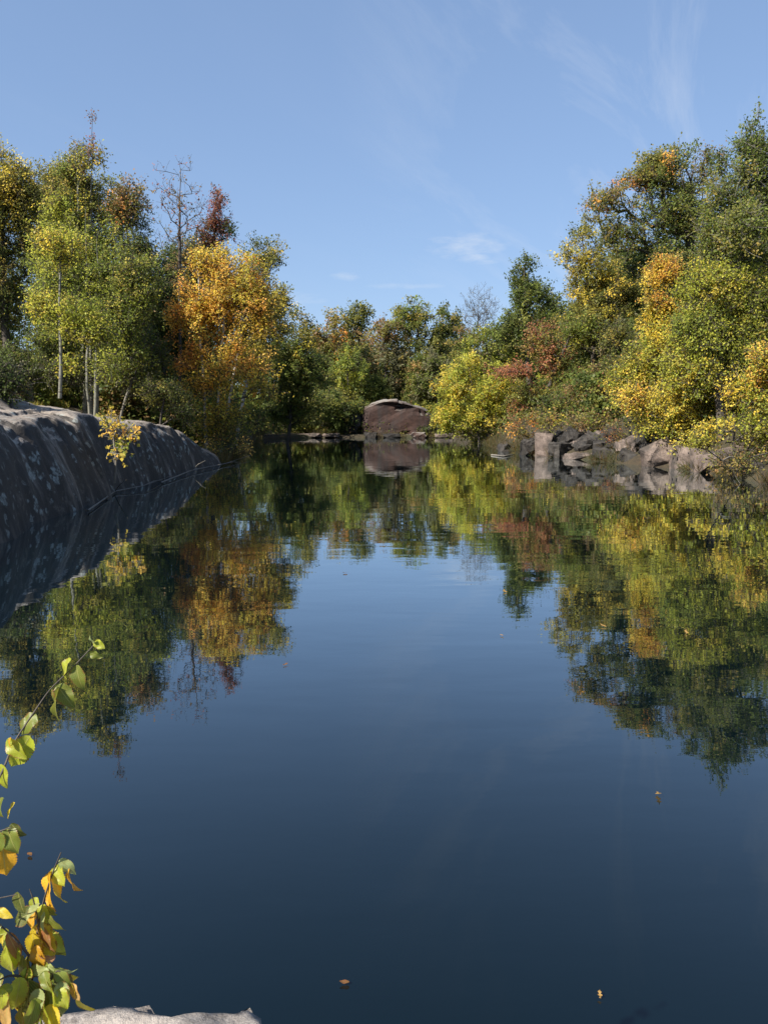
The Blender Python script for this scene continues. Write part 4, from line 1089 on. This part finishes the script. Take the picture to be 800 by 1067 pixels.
def sapling():
    rng = random.Random(4)
    root = empty('sapling', (-.62, 1.05, .6))
    tag(root, 'near sapling with big yellow, orange and green leaves at the lower left corner', 'sapling')
    o = np.array(root.location)
    # woody stems (px, py, Y)
    def path(lst): return [P(*a) - o for a in lst]
    stems = [
        ([(-40, 1180, 1.1), (-60, 1060, 1.18), (-50, 930, 1.28), (-28, 860, 1.33), (2, 808, 1.38), (14, 774, 1.40), (36, 742, 1.42), (52, 718, 1.44), (74, 698, 1.45), (99, 671, 1.46)], .0030),
        ([(30, 1180, 1.12), (31, 1080, 1.2), (32, 1035, 1.25), (36, 990, 1.28), (44, 945, 1.31), (54, 912, 1.33), (64, 888, 1.34)], .0036),
        ([(34, 1060, 1.22), (48, 1030, 1.24), (60, 1008, 1.25), (74, 1025, 1.25)], .0032),
        ([(34, 1000, 1.27), (18, 980, 1.25), (2, 965, 1.24), (-20, 950, 1.24)], .003),
        ([(40, 962, 1.3), (36, 940, 1.3), (31, 926, 1.3)], .0022),
        ([(33, 1020, 1.26), (10, 1015, 1.22), (-15, 1030, 1.2)], .003),
        ([(-50, 930, 1.28), (-20, 940, 1.25), (18, 932, 1.25)], .0026),
        ([(-28, 860, 1.33), (-5, 868, 1.31), (12, 862, 1.3)], .0026),
    ]
    for k, (lst, r) in enumerate(stems):
        p = np.array(path(lst))
        # smooth the polyline
        t = np.linspace(0, len(p) - 1, len(p) * 4)
        ps = np.stack([np.interp(t, np.arange(len(p)), p[:, a]) for a in range(3)], -1)
        for _ in range(3): ps[1:-1] = (ps[:-2] + 2 * ps[1:-1] + ps[2:]) / 4
        link('stem' if k < 2 else 'branch', tubes('stem', ps, list(range(-1, len(ps) - 1)), np.linspace(r, r * .3, len(ps))), BARK['dark'], root)
    L = [  # base px,py -> tip px,py, Y, colour, width ratio
        (99, 668, 109, 676, 1.46, 'lime', .40), (94, 680, 108, 686, 1.455, 'green', .36), (99, 671, 92, 664, 1.46, 'pale', .3),
        (74, 686, 60, 707, 1.45, 'lime', .34), (80, 693, 84, 722, 1.45, 'green', .34), (62, 716, 52, 751, 1.44, 'olive', .36), (60, 714, 77, 738, 1.45, 'green', .36),
        (38, 744, 18, 765, 1.42, 'green', .44), (32, 767, 8, 806, 1.41, 'lime', .36), (8, 770, 26, 792, 1.40, 'lime', .34), (2, 796, 4, 824, 1.385, 'lime', .34), (12, 768, 8, 780, 1.39, 'orange', .4),
        (16, 836, 6, 852, 1.37, 'yellow', .4), (4, 832, -4, 852, 1.36, 'green', .4),
        (8, 862, 15, 886, 1.31, 'green', .4), (12, 858, 22, 872, 1.31, 'dgreen', .4), (3, 880, 6, 909, 1.30, 'orange', .40), (-4, 866, -4, 890, 1.3, 'green', .4),
        (19, 929, 23, 949, 1.26, 'dgreen', .42), (-2, 948, 10, 955, 1.25, 'yellow', .3),
        (53, 908, 50, 946, 1.33, 'orange', .36), (60, 912, 58, 942, 1.335, 'yellow', .30), (62, 896, 77, 908, 1.34, 'pale', .30), (72, 904, 74, 929, 1.34, 'orange', .34), (58, 902, 64, 920, 1.34, 'lime', .4),
        (42, 941, 29, 955, 1.30, 'pale', .34), (46, 942, 44, 966, 1.31, 'lime', .36), (49, 944, 56, 955, 1.31, 'green', .34), (36, 949, 32, 965, 1.30, 'orange', .40), (47, 950, 42, 968, 1.3, 'pale', .2),
        (40, 962, 51, 995, 1.30, 'yellow', .40), (38, 965, 46, 988, 1.295, 'tan', .3), (46, 966, 52, 990, 1.29, 'brown', .28), (34, 972, 40, 1012, 1.285, 'yellow', .30), (58, 996, 42, 1001, 1.28, 'pink', .36), (38, 985, 41, 1010, 1.27, 'orange', .34), (46, 962, 50, 980, 1.305, 'orange', .4),
        (8, 972, 22, 999, 1.25, 'brown', .20), (2, 965, -14, 972, 1.24, 'pale', .3), (4, 975, 0, 985, 1.24, 'yellow', .4), (7, 985, 13, 1022, 1.245, 'lime', .28), (16, 985, 4, 1018, 1.25, 'lime', .3), (24, 996, 22, 1034, 1.26, 'olive', .38), (30, 995, 32, 1020, 1.27, 'olive', .4),
        (50, 1006, 71, 1018, 1.255, 'pale', .26), (58, 1010, 71, 1026, 1.25, 'green', .30), (33, 1010, 46, 1012, 1.26, 'pale', .3), (50, 1018, 60, 1050, 1.24, 'lime', .42), (46, 1012, 50, 1030, 1.24, 'green', .4), (60, 1025, 70, 1040, 1.24, 'pale', .4), (62, 1030, 68, 1048, 1.235, 'lime', .4),
        (30, 1020, 29, 1056, 1.235, 'dgreen', .38), (22, 1018, 16, 1052, 1.23, 'lime', .34), (42, 1030, 33, 1062, 1.23, 'pale', .30), (46, 1042, 50, 1080, 1.23, 'lime', .36), (52, 1046, 58, 1078, 1.23, 'yellow', .3), (38, 1040, 30, 1070, 1.22, 'green', .36),
        (74, 1023, 83, 1056, 1.25, 'yellow', .30), (74, 1025, 80, 1040, 1.25, 'tan', .3), (10, 1042, 2, 1080, 1.20, 'tan', .42), (4, 1030, 0, 1050, 1.2, 'lime', .4), (14, 1030, -4, 1034, 1.21, 'green', .36), (24, 1048, 22, 1078, 1.22, 'olive', .36), (0, 1010, -14, 1030, 1.2, 'green', .4),
        (44, 1000, 52, 1022, 1.27, 'green', .4), (30, 1008, 24, 1028, 1.25, 'lime', .36),
    ]
    extra = []
    for e in L:
        if e[1] > 930 and e[0] < 60 and rng.random() < .7:
            dx, dy = rng.uniform(-9, 7), rng.uniform(-9, 9); a = rng.uniform(-14, 14)
            extra.append((e[0] + dx, e[1] + dy, e[2] + dx + a, e[3] + dy - abs(a) * .3, e[4] + rng.uniform(.02, .06), rng.choice(['lime', 'green', 'dgreen', 'olive', 'yellow', 'lime']), min(e[6], .36)))
    L += extra
    protos = {}
    for k, (bx, by, tx, ty, Y, cn, wr) in enumerate(L):
        a = P(bx, by, Y) - o; b = P(tx, ty, Y - .02 * rng.random()) - o
        d = b - a
        ln = min(.062, np.linalg.norm(d) * (1.08 if Y < 1.36 else .88))
        pk = (round(wr, 2), k % 4)
        if pk not in protos: protos[pk] = broad_leaf_mesh('leaf', 100 + len(protos), wr)
        ob = link('leaf', protos[pk], None, root)
        y = Vector(d).normalized()
        facing = Vector((rng.uniform(-1.3, .5), rng.uniform(-1.3, -.2), rng.uniform(.1, 1.1)))
        z = (facing - y * facing.dot(y)).normalized()
        x = y.cross(z)
        m = Matrix((x, y, z)).transposed().to_4x4()
        m.translation = Vector(a)
        ob.matrix_local = m @ Matrix.Diagonal((ln * 1.3, ln * 1.14, ln * 1.14, 1))
        c = LC[cn]; j = rng.uniform(.85, 1.15)
        ob.color = (c[0] * j, c[1] * j, c[2] * j, 1)
sapling()

FL = [(684, 825, .105, 'tan', 'pale curled leaf floating alone on the dark blue water at lower right'), (364, 1023, .06, 'brown', 'small brown leaf floating near the bottom centre'),
      (625, 1040, .055, 'tan', 'tiny tan leaf floating near the bottom edge right of centre'), (30, 888, .06, 'brown', 'dark curled leaf floating beside the near sapling'),
      (295, 693, .10, 'brown', 'reddish leaf floating at the edge of the golden birch reflection'), (631, 653, .12, 'tan', 'pale leaf floating in the reflection below the big oak'),
      (715, 660, .12, 'tan', 'pale leaf floating in the yellow-green reflection at right'), (527, 617, .13, 'tan', 'pale leaf floating in the reflection of the pointed green tree'),
      (521, 661, .08, 'tan', 'tiny pale leaf floating just off the tree reflections right of centre'), (362, 597, .1, 'brown', 'tiny dark leaf floating in the middle of the pond')]
for k, (px, py, s, cn, lab) in enumerate(FL):
    me = broad_leaf_mesh('floating_leaf', 300 + k, .34, lobes=3 if k % 2 == 0 else 0, curl=-.9)
    o = link('floating_leaf', me)
    c = W(px, py, 0.012)
    s *= .72; o.location = c; o.scale = (s, s, s * .55)
    o.rotation_euler = (random.Random(k).uniform(-.15, .15), .1, random.Random(k + 50).uniform(0, 6.28))
    cc = LC[cn]; o.color = (*cc, 1)
    tag(o, lab, 'leaf', 'leaves floating on the pond')

# ------------------------------------------------------------------ light, sky, camera
SUN_EL, SUN_AZ = R(41), R(231)     # azimuth clockwise from +Y: 270 = left, 252 = left and behind
sd_ = Vector((math.sin(SUN_AZ) * math.cos(SUN_EL), math.cos(SUN_AZ) * math.cos(SUN_EL), math.sin(SUN_EL)))
sun = bpy.data.lights.new('sun', 'SUN'); sun.energy = 5.0; sun.angle = R(.53); sun.color = (1, .93, .82)
so = bpy.data.objects.new('sun', sun); COL.objects.link(so)
so.rotation_euler = sd_.to_track_quat('Z', 'Y').to_euler()

w = bpy.data.worlds.new('World'); SC.world = w; w.use_nodes = True
nt = w.node_tree; nt.nodes.clear()
out = nt.nodes.new('ShaderNodeOutputWorld')
bg = nt.nodes.new('ShaderNodeBackground'); bg.inputs['Strength'].default_value = .146
sky = nt.nodes.new('ShaderNodeTexSky'); sky.sky_type = 'NISHITA'; sky.sun_disc = False
sky.sun_elevation = SUN_EL; sky.sun_rotation = SUN_AZ
sky.altitude = 300; sky.air_density = 1.0; sky.dust_density = 0.6; sky.ozone_density = 1.8
tc = nt.nodes.new('ShaderNodeTexCoord')
gen = tc.outputs['Generated']
def dotn(vec):
    n = nt.nodes.new('ShaderNodeVectorMath'); n.operation = 'DOT_PRODUCT'
    nt.links.new(gen, n.inputs[0]); n.inputs[1].default_value = vec
    return n.outputs['Value']
def skydir(px, py):
    v = P(px, py, 50.0) - np.array([0, 0, CAM_H])
    return Vector(v).normalized()
def cloud(px, py, wpx, hpx, thr, seed, amt):
    d = skydir(px, py)
    right = Vector((d.y, -d.x, 0)).normalized(); up = right.cross(d)
    a = dotn(right); b = dotn(up)
    a2 = math_n(nt, 'POWER', math_n(nt, 'ABSOLUTE', math_n(nt, 'MULTIPLY', a, F / wpx)), 2.0)
    b2 = math_n(nt, 'POWER', math_n(nt, 'ABSOLUTE', math_n(nt, 'MULTIPLY', b, F / hpx)), 2.0)
    g = math_n(nt, 'EXPONENT', math_n(nt, 'MULTIPLY', math_n(nt, 'ADD', a2, b2), -1.0))
    front = math_n(nt, 'GREATER_THAN', dotn(d), 0.0)
    mp = nt.nodes.new('ShaderNodeMapping'); mp.inputs['Scale'].default_value = (30, 30, 110); mp.inputs['Location'].default_value = (seed, seed * 2, 0)
    nt.links.new(gen, mp.inputs[0])
    n = noise_n(nt, mp.outputs[0], 1.3, 6, .6)
    m = math_n(nt, 'MULTIPLY', math_n(nt, 'MULTIPLY', g, front), n)
    return math_n(nt, 'MULTIPLY', ramp(nt, m, [(thr, 0.0), (thr + .45, 1.0)]), amt)
gm = nt.nodes.new('ShaderNodeGamma'); gm.inputs[1].default_value = .5; nt.links.new(sky.outputs[0], gm.inputs[0])
col = mixc(nt, 1.0, gm.outputs[0], (.78, .96, 1.25), 'MULTIPLY')
# high thin cirrus, stretched streaks across the upper right
sx = nt.nodes.new('ShaderNodeSeparateXYZ'); nt.links.new(gen, sx.inputs[0])
zz = math_n(nt, 'ADD', math_n(nt, 'MAXIMUM', sx.outputs[2], 0.0), .06)
cx = nt.nodes.new('ShaderNodeCombineXYZ')
nt.links.new(math_n(nt, 'DIVIDE', sx.outputs[0], zz), cx.inputs[0]); nt.links.new(math_n(nt, 'DIVIDE', sx.outputs[1], zz), cx.inputs[1])
rt = nt.nodes.new('ShaderNodeMapping'); rt.inputs['Rotation'].default_value = (0, 0, R(24)); nt.links.new(cx.outputs[0], rt.inputs[0])
mp = nt.nodes.new('ShaderNodeMapping'); mp.inputs['Scale'].default_value = (2.1, .42, 1); mp.inputs['Location'].default_value = (3.3, 1.7, 0)
nt.links.new(rt.outputs[0], mp.inputs[0])
ci = ramp(nt, noise_n(nt, mp.outputs[0], 1.25, 9, .66, .9), [(.47, 0.0), (.8, 1.0)])
cm = ramp(nt, dotn(tuple(skydir(790, 40))), [(.90, 0.0), (.99, 1.0)])
cm = math_n(nt, 'MAXIMUM', cm, .04)
cir = math_n(nt, 'MULTIPLY', math_n(nt, 'MULTIPLY', ci, cm), .36)
CLOUD = (2.9, 3.05, 3.3)
col = mixc(nt, cir, col, CLOUD)
for args in [(486, 256, 52, 17, .27, 3.0, .36), (360, 288, 20, 6, .27, 8.0, .25), (425, 298, 45, 4, .25, 5.0, .22), (310, 312, 40, 9, .25, 2.0, .2), (500, 270, 30, 6, .25, 6.0, .35)]:
    col = mixc(nt, cloud(*args), col, (3.2, 3.25, 3.3))
nt.links.new(col, bg.inputs['Color']); nt.links.new(bg.outputs[0], out.inputs[0])

cam = bpy.data.cameras.new('camera'); co = bpy.data.objects.new('camera', cam); COL.objects.link(co)
co.location = (0, 0, CAM_H); co.rotation_euler = (R(90) - PITCH, 0, 0)
cam.sensor_fit = 'VERTICAL'; cam.sensor_height = 36; cam.sensor_width = 27; cam.lens = F / 1067 * 36
cam.clip_start = .05; cam.clip_end = 6000
SC.camera = co

SC.view_settings.view_transform = 'Standard'; SC.view_settings.look = 'None'
SC.view_settings.exposure = 0.98; SC.view_settings.gamma = 1
SC.render.engine = 'CYCLES'
cy = SC.cycles
cy.max_bounces = 7; cy.diffuse_bounces = 3; cy.glossy_bounces = 3; cy.transmission_bounces = 3; cy.transparent_max_bounces = 4
cy.caustics_reflective = False; cy.caustics_refractive = False
cy.use_denoising = True
